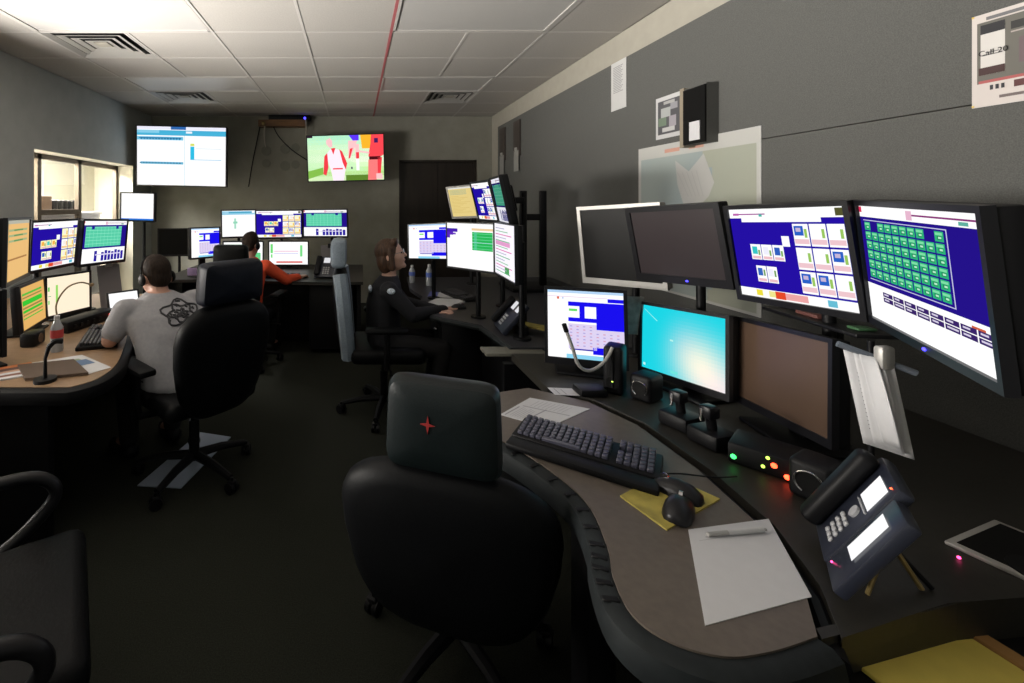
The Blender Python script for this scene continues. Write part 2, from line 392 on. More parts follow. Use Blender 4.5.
def c_tv1():
    a = [full((1.35, 1.55, 1.65)), ((0, 0, 1, .05), 'f0f0ff', 1), ((.38, 0, .55, .05), '3068b0', 2), ((0, .06, 1, .15), '48b4dc', 1), ((0, .06, .25, .11), '88d0ec', 2), ((.55, .075, .62, .11), 'f0f8ff', 2), ((0, .17, .52, .23), '78c8e8', 1), ((.02, .185, .5, .2), '2880b0', 2),
         ((.53, .15, .535, 1), 'b8dce8', 1), ((.04, .60, .52, .64), '68b8d8', 1), ((.6, .28, .645, .32), 'd8e068', 1), ((.6, .33, .645, .55), '30c0e8', 1), ((.6, .55, .95, .56), '88c8e8', 1), ((.66, .36, .95, .37), 'd8e8f0', 1)]
    for k in range(14): a.append(((.03+k*.034, .61, .05+k*.034, .63), '3878a0', 2)); a.append(((.04+k*.033, .19, .06+k*.033, .22), '1868a0', 3))
    return a
def poly(*p): return tuple(p)
def c_sport():
    a = [full((.62, .95, .55))]
    for j in range(10):
        a.append(((0, j/10, 1, (j+1)/10), [(.3, .85, .75), (.45, 1.0, .9), (.8, 1.1, .85), (.9, 1.15, .75), (1.0, 1.2, .85), (.95, 1.2, .8), (.8, 1.1, .6), (.6, .95, .35), (.5, .8, .25), (.75, .9, .5)][j], 0))
    red = (.95, .05, .07); pk = (1.1, .6, .62)
    a += [(poly((0, .78), (.2, .7), (.2, .85), (0, .95)), (.25, .55, .08), 1), ((.5, .88, .8, 1), (.12, .25, .03), 1), ((0, 0, .07, .04), '301830', 1),
          (poly((.24, .42), (.3, .3), (.4, .3), (.47, .4), (.5, .72), (.47, 1), (.33, 1), (.3, .75)), (1.2, .9, 1.0), 2), (poly((.22, .45), (.26, .38), (.27, .7), (.24, .88), (.2, .85)), red, 3), (poly((.42, .3), (.46, .36), (.52, .62), (.5, .76), (.46, .6)), red, 3),
          (poly((.25, .1), (.3, .05), (.33, .12), (.33, .25), (.29, .26), (.25, .18)), pk, 3), (poly((.31, .28), (.37, .27), (.34, .42)), red, 4), ((.33, .72, .46, .75), red, 4),
          (poly((.55, 0), (.68, 0), (.68, .12), (.6, .12)), (.12, .04, 1.1), 2), (poly((.54, .12), (.66, .12), (.62, .3), (.56, .52), (.54, .5)), pk, 2), (poly((.56, .3), (.6, .28), (.56, .5), (.54, .52)), red, 3), ((.63, .2, .68, .5), pk, 2), ((.64, .38, .68, .52), red, 3), ((.64, .52, .68, .78), (1.2, 1.1, 1.3), 2), ((.57, .7, .59, .75), '404860', 3),
          (poly((.7, 0), (.84, 0), (.84, .3), (.72, .3)), (1.1, .5, .03), 2), (poly((.84, 0), (1, 0), (1, .45), (.92, .52), (.8, .48), (.83, .2)), (1.0, .07, .09), 3), (poly((.68, .34), (.82, .38), (.82, .42), (.68, .38)), pk, 3), ((.81, .48, .96, .55), '501018', 4),
          (poly((.8, .55), (.96, .55), (.96, .9), (.9, 1), (.79, 1)), (1.0, .22, .22), 3), (poly((.92, .5), (.98, .5), (.96, .85), (.92, .85)), red, 4), ((.88, .08, .93, .18), '482060', 5), ((.9, .86, .98, .98), pk, 5)]
    return a
def c_blank(): return [full((1.5, 1.6, 1.75)), ((0, .94, 1, 1), '2a78e0', 1)]

# ------------------------------------------------------------------ room shell
XL, XR, YB, YF, ZC = -3.12, 2.10, 6.90, -1.3, 2.86
struct(bx(XL-.2, XR+.2, YF-.1, YB+.2, -.08, 0).build('floor', M_carpet, smooth=False))
slab = struct(bx(XL-.2, XR+.2, YF-.1, YB+.2, ZC+.03, ZC+.09).build('ceiling', M_tile, smooth=False))
xs = [2.10, 1.50, .89, .283, -.40, -1.12, -1.80, -2.50, -3.12]
ys = [YF, -.72, -.11, .50, 1.11, 1.72, 2.33, 2.94, 3.54, 4.16, 4.78, 5.40, 6.00, 6.60, YB]
lights = {(6, 7): 2, (6, 10): 2, (2, 7): 2, (2, 10): 2}       # (first column, row): columns covered
vents = {(6, 8), (6, 11), (1, 11)}
skip = set()
for (c, r), n in lights.items():
    for k in range(n): skip.add((c-k, r))
for c in range(len(xs)-1):
    for r in range(len(ys)-1):
        if (c, r) in skip or (c, r) in vents: continue
        x1, x0, y0, y1 = xs[c], xs[c+1], ys[r], ys[r+1]
        z = ZC + random.uniform(-.001, .002)
        bx(-(x1-x0)/2+.008, (x1-x0)/2-.008, -(y1-y0)/2+.008, (y1-y0)/2-.008, 0, .02).build('ceiling_tile', M_tile, slab, Matrix.Translation(((x0+x1)/2, (y0+y1)/2, z)), smooth=False)
for i_, x in enumerate(xs):
    if i_ in (0, len(xs)-1): continue
    cut = sorted(r for (c, r) in lights if c == i_)          # a troffer spans this line in these rows
    y_ = YF
    for r in cut + [None]:
        ye = ys[r] if r is not None else YB
        bx(x-.011, x+.011, y_, ye, ZC-.003, ZC+.03).build('grid_bar', M_barr if abs(x-.283) < .01 else M_bar, slab, smooth=False)
        if r is not None: y_ = ys[r+1]
for y in ys[1:-1]: bx(XL, XR, y-.011, y+.011, ZC-.002, ZC+.03).build('grid_bar', M_bar, slab, smooth=False)
LN = {(6, 7): 'troffer light with pale lens near the left wall, closer to camera', (6, 10): 'smaller looking troffer light over the white data display', (2, 7): 'dim troffer light at the top of the picture near the right wall', (2, 10): 'dim far troffer light toward the dark door'}
for (c, r), n in lights.items():
    x1, x0, y0, y1 = xs[c], xs[c+1], ys[r], ys[r+1]
    if c == 6: x0, x1 = xs[c+1], xs[c-1]
    else: x0, x1 = xs[c+1], xs[c-1]
    t = thing('ceiling_light', LN[(c, r)], 'ceiling light', ((x0+x1)/2, (y0+y1)/2, ZC), 0, 'recessed ceiling lights')
    a, b = (x1-x0)/2-.012, (y1-y0)/2-.012
    m = MB()
    for q in ((-a, a, -b, -b+.02), (-a, a, b-.02, b), (-a, -a+.02, -b, b), (a-.02, a, -b, b)): m.box(*q, -.004, .028)
    m.build('frame', M_bar, t, smooth=False)
    bx(-a+.02, a-.02, -b+.02, b-.02, .002, .02).build('lens', M_lens, t, smooth=False)
VN = {(6, 8): 'large square air diffuser beside the near left troffer light', (6, 11): 'small far air diffuser above the white data display', (1, 11): 'square air diffuser in the far right of the ceiling'}
for (c, r) in vents:
    x1, x0, y0, y1 = xs[c], xs[c+1], ys[r], ys[r+1]
    t = thing('air_diffuser', VN[(c, r)], 'air vent', ((x0+x1)/2, (y0+y1)/2, ZC), 0, 'ceiling air diffusers')
    a, b = (x1-x0)/2-.012, (y1-y0)/2-.012
    bx(-a, a, -b, b, .024, .029).build('back_plate', M_black, t, smooth=False)
    for k in range(4):
        s0, s1 = 1-.23*k, 1-.23*k-.13
        m = MB(); zo, zi = -.004+.004*k, .016
        P = lambda s, z: [(-a*s, -b*s, z), (a*s, -b*s, z), (a*s, b*s, z), (-a*s, b*s, z)]
        m.add(P(s0, zo)+P(s1, zi)+P(s0, zo+.004)+P(s1, zi+.004), [(i, (i+1) % 4, 4+(i+1) % 4, 4+i) for i in range(4)] + [(8+i, 12+i, 12+(i+1) % 4, 8+(i+1) % 4) for i in range(4)] + [(i, 8+i, 8+(i+1) % 4, (i+1) % 4) for i in range(4)] + [(4+i, 4+(i+1) % 4, 12+(i+1) % 4, 12+i) for i in range(4)])
        m.build('louvre', M_silver, t, smooth=False)
    bx(-a*.17, a*.17, -b*.17, b*.17, .008, .014).build('center_plate', M_band, t, smooth=False)

# back wall with the dark doorway
D0, D1, DH = .675, 1.86, 2.19
m = MB(); m.box(XL-.2, D0, YB, YB+.15, 0, ZC); m.box(D1, XR+.2, YB, YB+.15, 0, ZC); m.box(D0, D1, YB, YB+.15, DH, ZC)
struct(m.build('wall_back', M_wall, smooth=False))
dr = struct(bx(D0+.03, D1-.03, YB+.06, YB+.10, 0, DH-.03).build('door_1', M_door, smooth=False))
m = MB(); m.box(D0, D0+.03, YB-.01, YB+.12, 0, DH); m.box(D1-.03, D1, YB-.01, YB+.12, 0, DH); m.box(D0, D1, YB-.01, YB+.12, DH-.03, DH)
m.build('door_frame', M_door, dr, smooth=False)
bx(D0+.60, D0+.605, YB+.052, YB+.06, 0, DH-.03).build('door_gap', M_black, dr, smooth=False)
MB().cyl((D0+.56, YB+.0, 1.0), (D0+.56, YB+.06, 1.0), .02).build('door_handle', M_chrome, dr)
# right wall: painted band above, charcoal fabric panels below
wr = struct(bx(XR, XR+.15, YF-.1, YB, 0, ZC).build('wall_right', M_band, smooth=False))
bx(XR-.03, XR, YF, 3.2, .0, 1.833).build('fabric_panel', M_fabric, wr, smooth=False)
bx(XR-.03, XR, YF, 3.2, 1.838, 2.63).build('fabric_panel', M_fabric, wr, smooth=False)
bx(XR-.03, XR, 3.2, 6.52, .0, 2.63).build('fabric_panel', M_fabric, wr, smooth=False)
struct(bx(XL-.2, XR+.2, YF-.15, YF, 0, ZC).build('wall_near', M_wleft, smooth=False))
# left wall with one glazed office opening, plus an unseen one added for fill
W1 = (4.37, 6.32, .30, 2.05); W2 = (.25, 3.25, 1.05, 2.18)
m = MB(); XT = XL-.26
m.box(XT, XL, YF-.1, W2[0], 0, ZC); m.box(XT, XL, W2[1], W1[0], 0, ZC); m.box(XT, XL, W1[1], YB, 0, ZC)
for W in (W1, W2): m.box(XT, XL, W[0], W[1], 0, W[2]); m.box(XT, XL, W[0], W[1], W[3], ZC)
wl = struct(m.build('wall_left', M_wleft, smooth=False))
def window(name, W, mulls, trans):
    fr = MB(); xf0, xf1 = XT+.0, XT+.05
    for z0, z1 in ((W[2], W[2]+.05), (W[3]-.06, W[3])): fr.box(xf0, xf1, W[0], W[1], z0, z1)
    for y in [W[0]+.02] + mulls + [W[1]-.02]: fr.box(xf0, xf1, y-.03, y+.03, W[2], W[3])
    for (y0, y1, z) in trans: fr.box(xf0+.002, xf1-.002, y0, y1, z-.03, z+.03)
    f = struct(fr.build(name, M_alu, smooth=False))
    yy = [W[0]+.02] + mulls + [W[1]-.02]
    for a, b in zip(yy, yy[1:]):
        bx(XT+.02, XT+.024, a+.03, b-.03, W[2]+.05, W[3]-.06).build('pane', GLASS, f, smooth=False)
    rv = MB(); t = .004
    rv.box(XT+.05, XL+.002, W[0], W[1], W[3]-t, W[3]); rv.box(XT+.05, XL+.002, W[0], W[0]+t, W[2], W[3]); rv.box(XT+.05, XL+.002, W[1]-t, W[1], W[2], W[3]); rv.box(XT+.05, XL+.03, W[0], W[1], W[2], W[2]+t)
    rv.build('window_reveal', M_cream, f, smooth=False)
    return f
window('window_1', W1, [4.75, 5.45], [(4.75, 5.45, 1.42)])
window('window_2', W2, [1.25, 2.25], [])  # out of view, added so the fill lamp reaches the room
# the neighbouring office, as far as it shows through window_1
m = MB(); m.box(-5.6, -5.5, 3.3, 9.5, 0, 2.86); m.box(-5.6, XT, 3.2, 3.3, 0, 2.86); m.box(-5.6, XT-.02, 9.5, 9.6, 0, 2.86); m.box(-5.6, XT, 3.2, 9.6, 2.86, 2.95)
struct(m.build('wall_office', M_cream, smooth=False))
struct(bx(-5.6, XT, 3.2, 9.6, -.08, 0).build('floor_office', M_band, smooth=False))
m = MB(); m.box(-5.49, -5.46, 6.9, 7.9, .0, 2.1)
struct(m.build('door_2', M_paper, smooth=False))
# low cabinet and things standing on it behind the window sill
t = thing('office_cabinet', 'white low cabinet behind the glazed opening on the left', 'cabinet', (-3.64, 5.12, 0))
bx(-.2, .2, -.55, .95, 0, 1.38).build('body', M_paper, t, smooth=False); bx(-.22, .22, -.57, .97, 1.38, 1.41).build('worktop', M_paper, t, smooth=False)
t = thing('binder_rack', 'black ribbed rack on the ledge behind the left window', 'rack', (-3.58, 5.48, 1.41))
for k in range(6):
    MB().rbox(-.1, .1, -.27+k*.09, -.19+k*.09, 0, .15, .02).build('binder', M_blk2, t)
tag(MB().rbox(-3.68, -3.48, 4.96, 5.17, 1.41, 1.60, .006).build('cardboard_box', M_boxbrown), 'brown cardboard box beside the black ribbed rack behind the window', 'box')

# ------------------------------------------------------------------ things on the walls
def flat(name, label, cat, items, w, h, M, thick=.002, group=None, m=PRINT, back=M_paper):
    t = thing(name, label, cat, M.translation, 0, group); L = Matrix.LocRotScale(None, M.to_quaternion(), None)
    bx(-w/2, w/2, 0, thick, -h/2, h/2).build('sheet', back, t, L, smooth=False)
    picture('print', w*.998, h*.998, items, m, t, L @ Matrix.Translation((0, -.0006, 0)))
    return t
def onright(y, z, x=XR-.033): return Matrix.LocRotScale(Vector((x, y, z)), Euler((0, 0, R(-90))), None)
def textmesh(name, body, size, m, parent, M):
    c = bpy.data.curves.new(name, 'FONT'); c.body = body; c.size = size; c.align_x = 'CENTER'; c.align_y = 'CENTER'
    o = bpy.data.objects.new('tmp', c); COL.objects.link(o)
    me = bpy.data.meshes.new_from_object(o.evaluated_get(bpy.context.evaluated_depsgraph_get())); bpy.data.objects.remove(o)
    me.materials.clear(); me.materials.append(m)
    r = bpy.data.objects.new(name, me); COL.objects.link(r); r.parent = parent; r.matrix_basis = M @ Matrix.Rotation(R(90), 4, 'X'); return r
# big map
items = [full((.50, .50, .48))]
N = 26
for i in range(N):
    for j in range(N):
        u, v = (i+.5)/N, (j+.5)/N
        s = .5+.5*math.sin(u*5+math.sin(v*4)*1.3); land = 1 if u > .58+.1*math.sin(v*9) else 0
        b = (.29+.05*s, .35+.04*s, .38); g = (.35+.03*s, .37+.02*s, .31)
        c = tuple(b[k]*(1-land)+g[k]*land for k in range(3))
        items.append(((.03+i*.945/N, .085+j*.9/N, .03+(i+1)*.945/N, .085+(j+1)*.9/N), c, 1))
items += [(poly((.38, .12), (.5, .2), (.62, .1), (.7, .28), (.66, .36), (.55, .45), (.45, .40), (.4, .28)), (.46, .46, .45), 2), ((.28, .035, .42, .06), 'c89888', 2), ((.5, .03, .62, .06), 'c89888', 2)]
for k in range(5): items.append((poly((.4+.04*k, .2), (.405+.04*k, .2), (.5+.03*k, .36), (.495+.03*k, .36)), (.40, .40, .40), 3))
flat('wall_map', 'large pale blue and green map pinned on the dark right wall', 'map', items, .99, .98, onright(2.785, 1.415))
# note strip, photo print, file holder
it = [full((.55, .55, .55))] + [((.15, .1+.035*k, .8-.2*(k % 3)/3, .115+.035*k), (.25, .25, .27), 1) for k in range(16)]
flat('note_sheet', 'narrow white note sheet hanging high under the cream band', 'paper', it, .20, .38, onright(3.53, 2.44))
it = [full((.55, .55, .56)), ((.08, .1, .92, .9), (.09, .09, .10), 1), ((.2, .28, .55, .5), (.4, .42, .42), 2), ((.1, .5, .4, .7), (.16, .22, .16), 2), ((.55, .2, .8, .35), (.3, .3, .33), 2), ((.5, .5, .75, .75), (.34, .32, .36), 2), ((.25, .75, .7, .85), (.5, .5, .5), 2), ((.3, .13, .7, .2), (.4, .4, .4), 2)]
flat('photo_print', 'small dark photograph print with white border above the map', 'picture', it, .26, .28, onright(2.96, 2.085))
t = thing('file_holder', 'tan edged wall file holder with dark front above the map', 'file holder', (XR-.03, 2.645, 1.86))
bx(-.07, 0, -.085, .085, 0, .34).build('back_shell', M_fabric, t, smooth=False)
bx(-.075, -.002, .085, .12, -.01, .35).build('side_panel', mat('tan_edge', (.28, .24, .18), .7), t, smooth=False)
bx(-.08, -.07, -.085, .085, .0, .33).build('front_panel', M_off, t, smooth=False)
bx(-.084, -.08, -.05, .03, .02, .13).build('label_card', M_paper, t, smooth=False)
# poster with lettering at the right edge
it = [full((.60, .55, .53)), ((.06, .09, .95, .75), (.13, .125, .11), 1), ((.10, .18, .36, .66), (.62, .60, .58), 2), ((.10, .12, .36, .22), (.02, .02, .025), 3), ((.08, .58, .36, .66), (.05, .02, .02), 3),
      ((.42, .16, .95, .24), (.03, .03, .03), 2), ((.42, .26, .6, .275), (.4, .35, .33), 2), ((.5, .34, .95, .6), (.14, .10, .11), 2), ((.16, .04, .9, .075), (.15, .15, .16), 1), ((.08, .72, .55, .75), (.4, .1, .1), 3), ((.45, .77, .8, .84), (.10, .03, .03), 2), ((.12, .445, .33, .455), (.15, .15, .15), 4), ((.16, .42, .3, .43), (.2, .2, .2), 4), ((.3, .9, .55, .93), (.15, .12, .12), 2),
      ((0, 0, .03, .02), (.7, .5, .1), 2), ((.0, .975, .03, .995), (.7, .5, .1), 2)]
for k in range(3): it.append(((.2+.06*k, .78, .235+.06*k, .83), (.03, .03, .04), 2))
pm = onright(1.40, 1.975)
t = flat('wall_poster', 'white edged poster with dark picture at the far right of the wall', 'poster', it, .215, .305, pm)
textmesh('poster_text', 'Call 20', .024, M_black, t, Matrix.LocRotScale(None, pm.to_quaternion(), None) @ Matrix.Translation((-.056, -.0035, .022)))
# small notes at the far end of the right wall
for y, z, lab in ((6.28, 2.17, 'small clipped note in dark holder nearest the back corner'), (5.72, 2.17, 'small clipped note in dark holder next nearest the back corner')):
    t = thing('clip_note', lab, 'paper', (XR-.03, y, z), 0, 'clipped notes by the back corner')
    bx(-.02, 0, -.11, .11, -.05, .40).build('dark_backing', mat('dark_brown_card', (.05, .04, .035), .7), t, smooth=False)
    bx(-.024, -.02, -.08, .08, -.24, .02).build('sheet', mat('grey_sheet', (.24, .24, .23), .8), t, smooth=False)
    MB().rbox(-.035, -.02, -.03, .03, .02, .06, .004).build('clip', M_silver, t)
# board with cables above the left of the sports screen
t = thing('cable_shelf', 'orange wooden board with dangling cords under the ceiling', 'shelf', (-1.05, 6.74, 2.68))
bx(-.40, .30, 0, .16, 0, .10).build('board', M_wood, t, smooth=False)
MB().rbox(-.25, .38, .01, .16, .10, .17, .01).build('dark_box', M_black, t)
MB().ell((.30, -.01, .12), .018, .018, .018).build('indicator', M_led_b, t)
MB().ell((-.32, -.02, .04), .03, .02, .03).build('knob', M_gold, t)
MB().tube(spline([(-.38, .05, .02), (-.45, .1, -.25), (-.52, .14, -.55), (-.58, .15, -.9)]), .008, 6).build('cord', M_black, t)
MB().tube(spline([(-.30, -.005, .0), (-.31, .02, -.15), (-.30, .08, -.30)]), .012, 6).build('cord', M_band, t)
MB().tube(spline([(.31, .0, .12), (.32, .02, -.05), (.31, .08, -.28)]), .012, 6).build('cord', M_band, t)
MB().tube(spline([(-.18, .05, .0), (-.1, .1, -.15), (.1, .13, -.35), (.36, .14, -.52)]), .008, 6).build('cord', M_black, t)
for k, (x, z) in enumerate([(-1.36, 2.33), (-1.36, 2.14), (-1.07, 2.36), (-.91, 2.38), (-1.07, 2.10), (-.91, 2.12)]):  # flat discs stand in for round reflections on the back wall
    tag(MB().cyl((x, YB-.012, z), (x, YB, z), .075-.01*(k % 2), n=24).build('wall_disc', mat('olive_disc', (.20, .20, .17), .7)), ['pale round wall disc, upper of the left pair below the board', 'pale round wall disc, lower of the left pair below the board', 'pale round wall disc, upper middle one below the board', 'pale round wall disc, upper one nearest the sports screen', 'pale round wall disc, lower middle one below the board', 'pale round wall disc, lower one nearest the sports screen'][k], 'wall disc', 'pale discs on the back wall')

# ------------------------------------------------------------------ desks
DZ = .74
def desk_edge(poly_pts): return [tuple(p[:2]) for p in poly_pts]
t = thing('dispatch_desk', 'curved grey dispatch desk with padded edge in the foreground', 'desk', (0, 0, 0))
front = [(.40, 1.60), (.43, 1.52)] + [(p.x, p.y) for p in spline([(.465, 1.474, 0), (.545, 1.326, 0), (.592, 1.159, 0), (.563, 1.006, 0), (.5285, .922, 0), (.5148, .836, 0), (.549, .784, 0), (.6217, .758, 0), (.712, .767, 0), (.815, .793, 0)], 5)]
gap = [(.827, .775), (.893, .895), (.96, 1.069), (.985, 1.291), (.975, 1.555), (.90, 1.74), (.72, 1.87), (.50, 1.80)]
MB().prism(front + gap[1:], DZ-.035, DZ).build('worktop', M_top, t, smooth=False)
rear = [(.855, .79), (.93, .90), (.995, 1.065), (1.02, 1.29), (1.01, 1.57), (.93, 1.765), (.80, 1.87), (.80, 2.30), (2.05, 2.30), (2.05, .93), (1.13, .859)]
MB().prism(rear, DZ-.035, DZ).build('rear_worktop', M_topb, t, smooth=False)
MB().prism([(.82, .79), (1.15, .86), (2.05, .94), (2.05, .955), (1.15, .875), (.83, .81)], DZ-.078, DZ-.002).build('end_edging', M_topb, t, smooth=False)
MB().tube([(p[0], p[1], DZ-.03) for p in [(.83, .77), (.91, .885), (.977, 1.069), (1.003, 1.291), (.993, 1.56), (.915, 1.753), (.725, 1.888)]], .016, 8).build('cable_channel', M_black, t)
bpts = [(.36, 1.62, DZ-.022)] + [(p[0]-.012, p[1], DZ-.022) for p in front[1:-9]]
edge = front[1:]
pr = [Vector((x, y, 0)) for x, y in edge]; off = []
for i, p in enumerate(pr):
    d = (pr[min(i+1, len(pr)-1)]-pr[max(i-1, 0)]).normalized(); n_ = Vector((d.y, -d.x, 0)); off.append(p+n_*.028)
def ribbon(inner, outer, z0, z1):
    n = len(inner); mb = MB(); prof = [(0, z1), (.5, z1+.002), (.85, z1-.008), (1, (z0+z1)/2), (.85, z0+.006), (0, z0)]
    v = []
    for i in range(n):
        for s_, z in prof: q = inner[i]*(1-s_)+outer[i]*s_; v.append((q.x, q.y, z))
    k = len(prof); f = []
    for i in range(n-1):
        f += [(i*k+j, i*k+(j+1) % k, (i+1)*k+(j+1) % k, (i+1)*k+j) for j in range(k)]
    f += [tuple(range(k))[::-1], tuple(range((n-1)*k, n*k))]
    return mb.add(v, f)
ribbon(pr, [a+(b-a)*1.55 for a, b in zip(pr, off)], DZ-.075, DZ-.004).build('padded_edge', M_bump, t)
for i in range(2, 26, 2):                                 # grip ridges along the padded edge
    a, b = pr[i], off[i]; c = a+(b-a)*.75
    MB().rbox(-.016, .016, -.007, .007, -.002, .003, .002, 1).build('grip_ridge', M_black, t, Matrix.LocRotScale(Vector((c.x, c.y, DZ-.0035)), Euler((0, 0, math.atan2((b-a).y, (b-a).x))), None))
bx(1.1, 1.98, 1.0, 1.04, 0, DZ-.04).build('end_panel', M_black, t, smooth=False)
bx(.75, 2.0, 2.26, 2.30, 0, DZ-.04).build('end_panel', M_black, t, smooth=False)
bx(1.55, 1.59, 1.04, 2.26, 0, DZ-.04).build('modesty_panel', M_black, t, smooth=False)
MB().rbox(.62, .70, 1.2, 1.3, 0, DZ-.035, .01).build('leg', M_black, t); MB().rbox(.72, .80, .84, .92, 0, DZ-.035, .01).build('leg', M_black, t)

t = thing('console_desk', 'black console desk in front of the seated woman', 'desk', (0, 0, 0))
MB().prism([(.43, 3.25), (.60, 3.03), (.80, 2.85), (.84, 2.40), (2.05, 2.40), (2.05, 4.75), (.55, 4.75), (.50, 4.1), (.56, 3.75), (.50, 3.5)], DZ-.03, DZ).build('worktop', mat('blueblack_laminate', (.028, .028, .034), .4), t, smooth=False)
MB().tube([(.43, 3.25, DZ-.02), (.60, 3.03, DZ-.02), (.80, 2.85, DZ-.02), (.84, 2.40, DZ-.02)], .018, 8).build('padded_edge', M_bump, t)
bx(.90, 2.0, 2.43, 2.47, 0, DZ-.03).build('end_panel', M_black, t, smooth=False)
bx(.88, .92, 2.5, 4.7, 0, DZ-.03).build('side_panel', M_black, t, smooth=False)
d = MB().rbox(.60, .95, 3.12, 3.55, .05, DZ-.04, .008).build('drawer_unit', M_blk2, t)
MB().rbox(.588, .602, 3.15, 3.52, .42, .66, .004).build('drawer_front', M_black, d)
MB().ell((.575, 3.2, .62), .016, .016, .016).build('knob', M_chrome, d)
s = MB().rbox(.68, 1.0, 2.335, 2.45, .712, .730, .004).build('pull_out_shelf', mat('grey_olive_board', (.15, .145, .12), .5), t)

t = thing('rear_console', 'dark console desk at the back under the row of screens', 'desk', (0, 0, 0))
MB().prism([(-2.0, 4.55), (-1.5, 4.62), (-.9, 4.50), (-.3, 4.42), (.08, 4.45), (.10, 5.75), (-2.0, 5.75)], DZ-.03, DZ).build('worktop', M_topb, t, smooth=False)
bx(-1.9, 0.05, 4.95, 5.0, 0, DZ-.03).build('modesty_panel', M_black, t, smooth=False)
bx(.02, .06, 4.5, 5.7, 0, DZ-.03).build('end_panel', M_black, t, smooth=False)
bx(-1.98, -1.94, 4.6, 5.7, 0, DZ-.03).build('end_panel', M_black, t, smooth=False)
MB().rbox(-.46, -.02, 4.52, 4.95, .05, DZ-.03, .01).build('drawer_unit', M_black, t)

LZ = .72
t = thing('console_desk', 'tan topped console desk of the man in grey', 'desk', (0, 0, 0))
lp = [(p.x, p.y) for p in spline([(-1.22, 1.93, 0), (-1.16, 2.02, 0), (-1.17, 2.2, 0), (-1.28, 2.5, 0), (-1.42, 2.85, 0), (-1.48, 3.3, 0), (-1.42, 3.75, 0)], 5)]
MB().prism([(-2.9, 1.93)] + lp + [(-1.5, 3.95), (-2.9, 3.95)], LZ-.03, LZ).build('worktop', M_topo, t, smooth=False)
e0 = [Vector((-2.9, 1.93, 0)), Vector((-2.0, 1.93, 0)), Vector((-1.4, 1.93, 0))] + [Vector((x, y, 0)) for x, y in lp]
e1 = []
for i, p in enumerate(e0):
    dd = (e0[min(i+1, len(e0)-1)]-e0[max(i-1, 0)]).normalized(); e1.append(p+Vector((dd.y, -dd.x, 0))*.045)
ribbon(e0, e1, LZ-.07, LZ-.003).build('padded_edge', M_black, t)
bx(-2.85, -1.35, 1.98, 2.02, 0, LZ-.03).build('end_panel', M_black, t, smooth=False)
bx(-2.2, -2.16, 2.02, 3.9, 0, LZ-.03).build('modesty_panel', M_black, t, smooth=False)
bx(-2.85, -1.55, 3.86, 3.9, 0, LZ-.03).build('end_panel', M_black, t, smooth=False)

# ------------------------------------------------------------------ monitors
def monitor(label, c, yaw, tilt, roll, w, h, content, cat='monitor', name='monitor', bez=.014, chin=.02, depth=.05, outer=False, shell=M_blk2, off=None, stand='base', bz=DZ, led=None, group=None, gain=1.0, back=.10, polemat=M_black):
    if outer: w, h = w-2*bez, h-bez-chin
    yr = R(yaw); bk = Vector((-math.sin(yr), math.cos(yr), 0))
    root = thing(name, label, cat, (c[0], c[1], bz), yr, group)
    zc = c[2]-bz
    P = Matrix.Translation((0, 0, zc)) @ Euler((R(tilt), R(roll), 0)).to_matrix().to_4x4()
    # Rx then Ry as in the fit
    P = Matrix.Translation((0, 0, zc)) @ Matrix.Rotation(R(tilt), 4, 'X') @ Matrix.Rotation(R(roll), 4, 'Y')
    a, b = w/2, h/2
    MB().rbox(-a-bez+.002, a+bez-.002, .008, depth, -b-chin+.002, b+bez-.002, .006).build('housing', M_black if shell is not M_silver else shell, root, P)
    MB().rbox(-a*.55, a*.55, depth-.004, depth+.03, -b*.6, b*.6, .012).build('rear_bulge', M_black, root, P)
    fr = MB()
    for q in ((-a-bez, a+bez, b, b+bez), (-a-bez, a+bez, -b-chin, -b), (-a-bez, -a, -b, b), (a, a+bez, -b, b)):
        fr.box(q[0], q[1], -.005, .014, q[2], q[3])
    fr.build('bezel', shell, root, P, smooth=False)
    if off: bx(-a, a, 0, .006, -b, b).build('screen', off, root, P, smooth=False)
    else:
        bx(-a, a, .0045, .008, -b, b).build('panel', M_black, root, P, smooth=False)
        picture('screen', w, h, content, SCREEN, root, P @ Matrix.Translation((0, .003, 0)), gain)
    if led: MB().ell((led, -.006, -b-chin*.5), .0055, .003, .004).build('power_light', M_led_b, root, P)
    if stand == 'base':
        MB().rbox(-.035, .035, depth+.005, depth+.04, .01, zc, .006).build('neck', M_black, root)
        MB().rbox(-.12, .12, depth-.09, depth+.11, 0, .014, .006).build('base', M_black, root)
    elif stand == 'pole':
        MB().cyl((0, depth+back, 0), (0, depth+back, zc+.05), .017).build('pole', polemat, root)
        MB().cyl((0, depth+back, 0), (0, depth+back, .012), .05).build('base', M_black, root)
        MB().rbox(-.02, .02, depth, depth+back, zc-.02, zc+.02, .004).build('arm', M_black, root)
    elif stand == 'wall':
        MB().rbox(-.16, .16, depth, depth+back, zc-.12, zc+.12, .006).build('mount', M_black, root)
    return root
GA = 'upper screens of the foreground desk'; GB = 'lower screens of the foreground desk'
monitor('large screen of small green tiles on a pole, far right upper row', (1.252, 1.008, 1.343), -121.5, 5.5, 1.6, .50, .30, c_green(), stand='pole', led=.02, group=GA, polemat=M_steel, back=.13)
monitor('screen with blue background and white icon cards, upper row', (1.357, 1.416, 1.342), -84.7, 7.6, -2.4, .35, .30, c_icons(), stand='pole', led=.0, group=GA)
monitor('switched off black monitor with plum sheen in front of silver one', (1.303, 1.838, 1.343), -73.1, 9.1, -3.6, .401, .325, None, outer=True, off=M_offplum, bez=.022, chin=.032, stand='pole', led=.03, group=GA)
monitor('switched off monitor with silver bezel below the map', (1.292, 2.205, 1.308), -60.4, 3.2, -3.4, .410, .400, None, outer=True, off=M_off, shell=M_silver, bez=.018, chin=.03, stand='pole', group=GA)
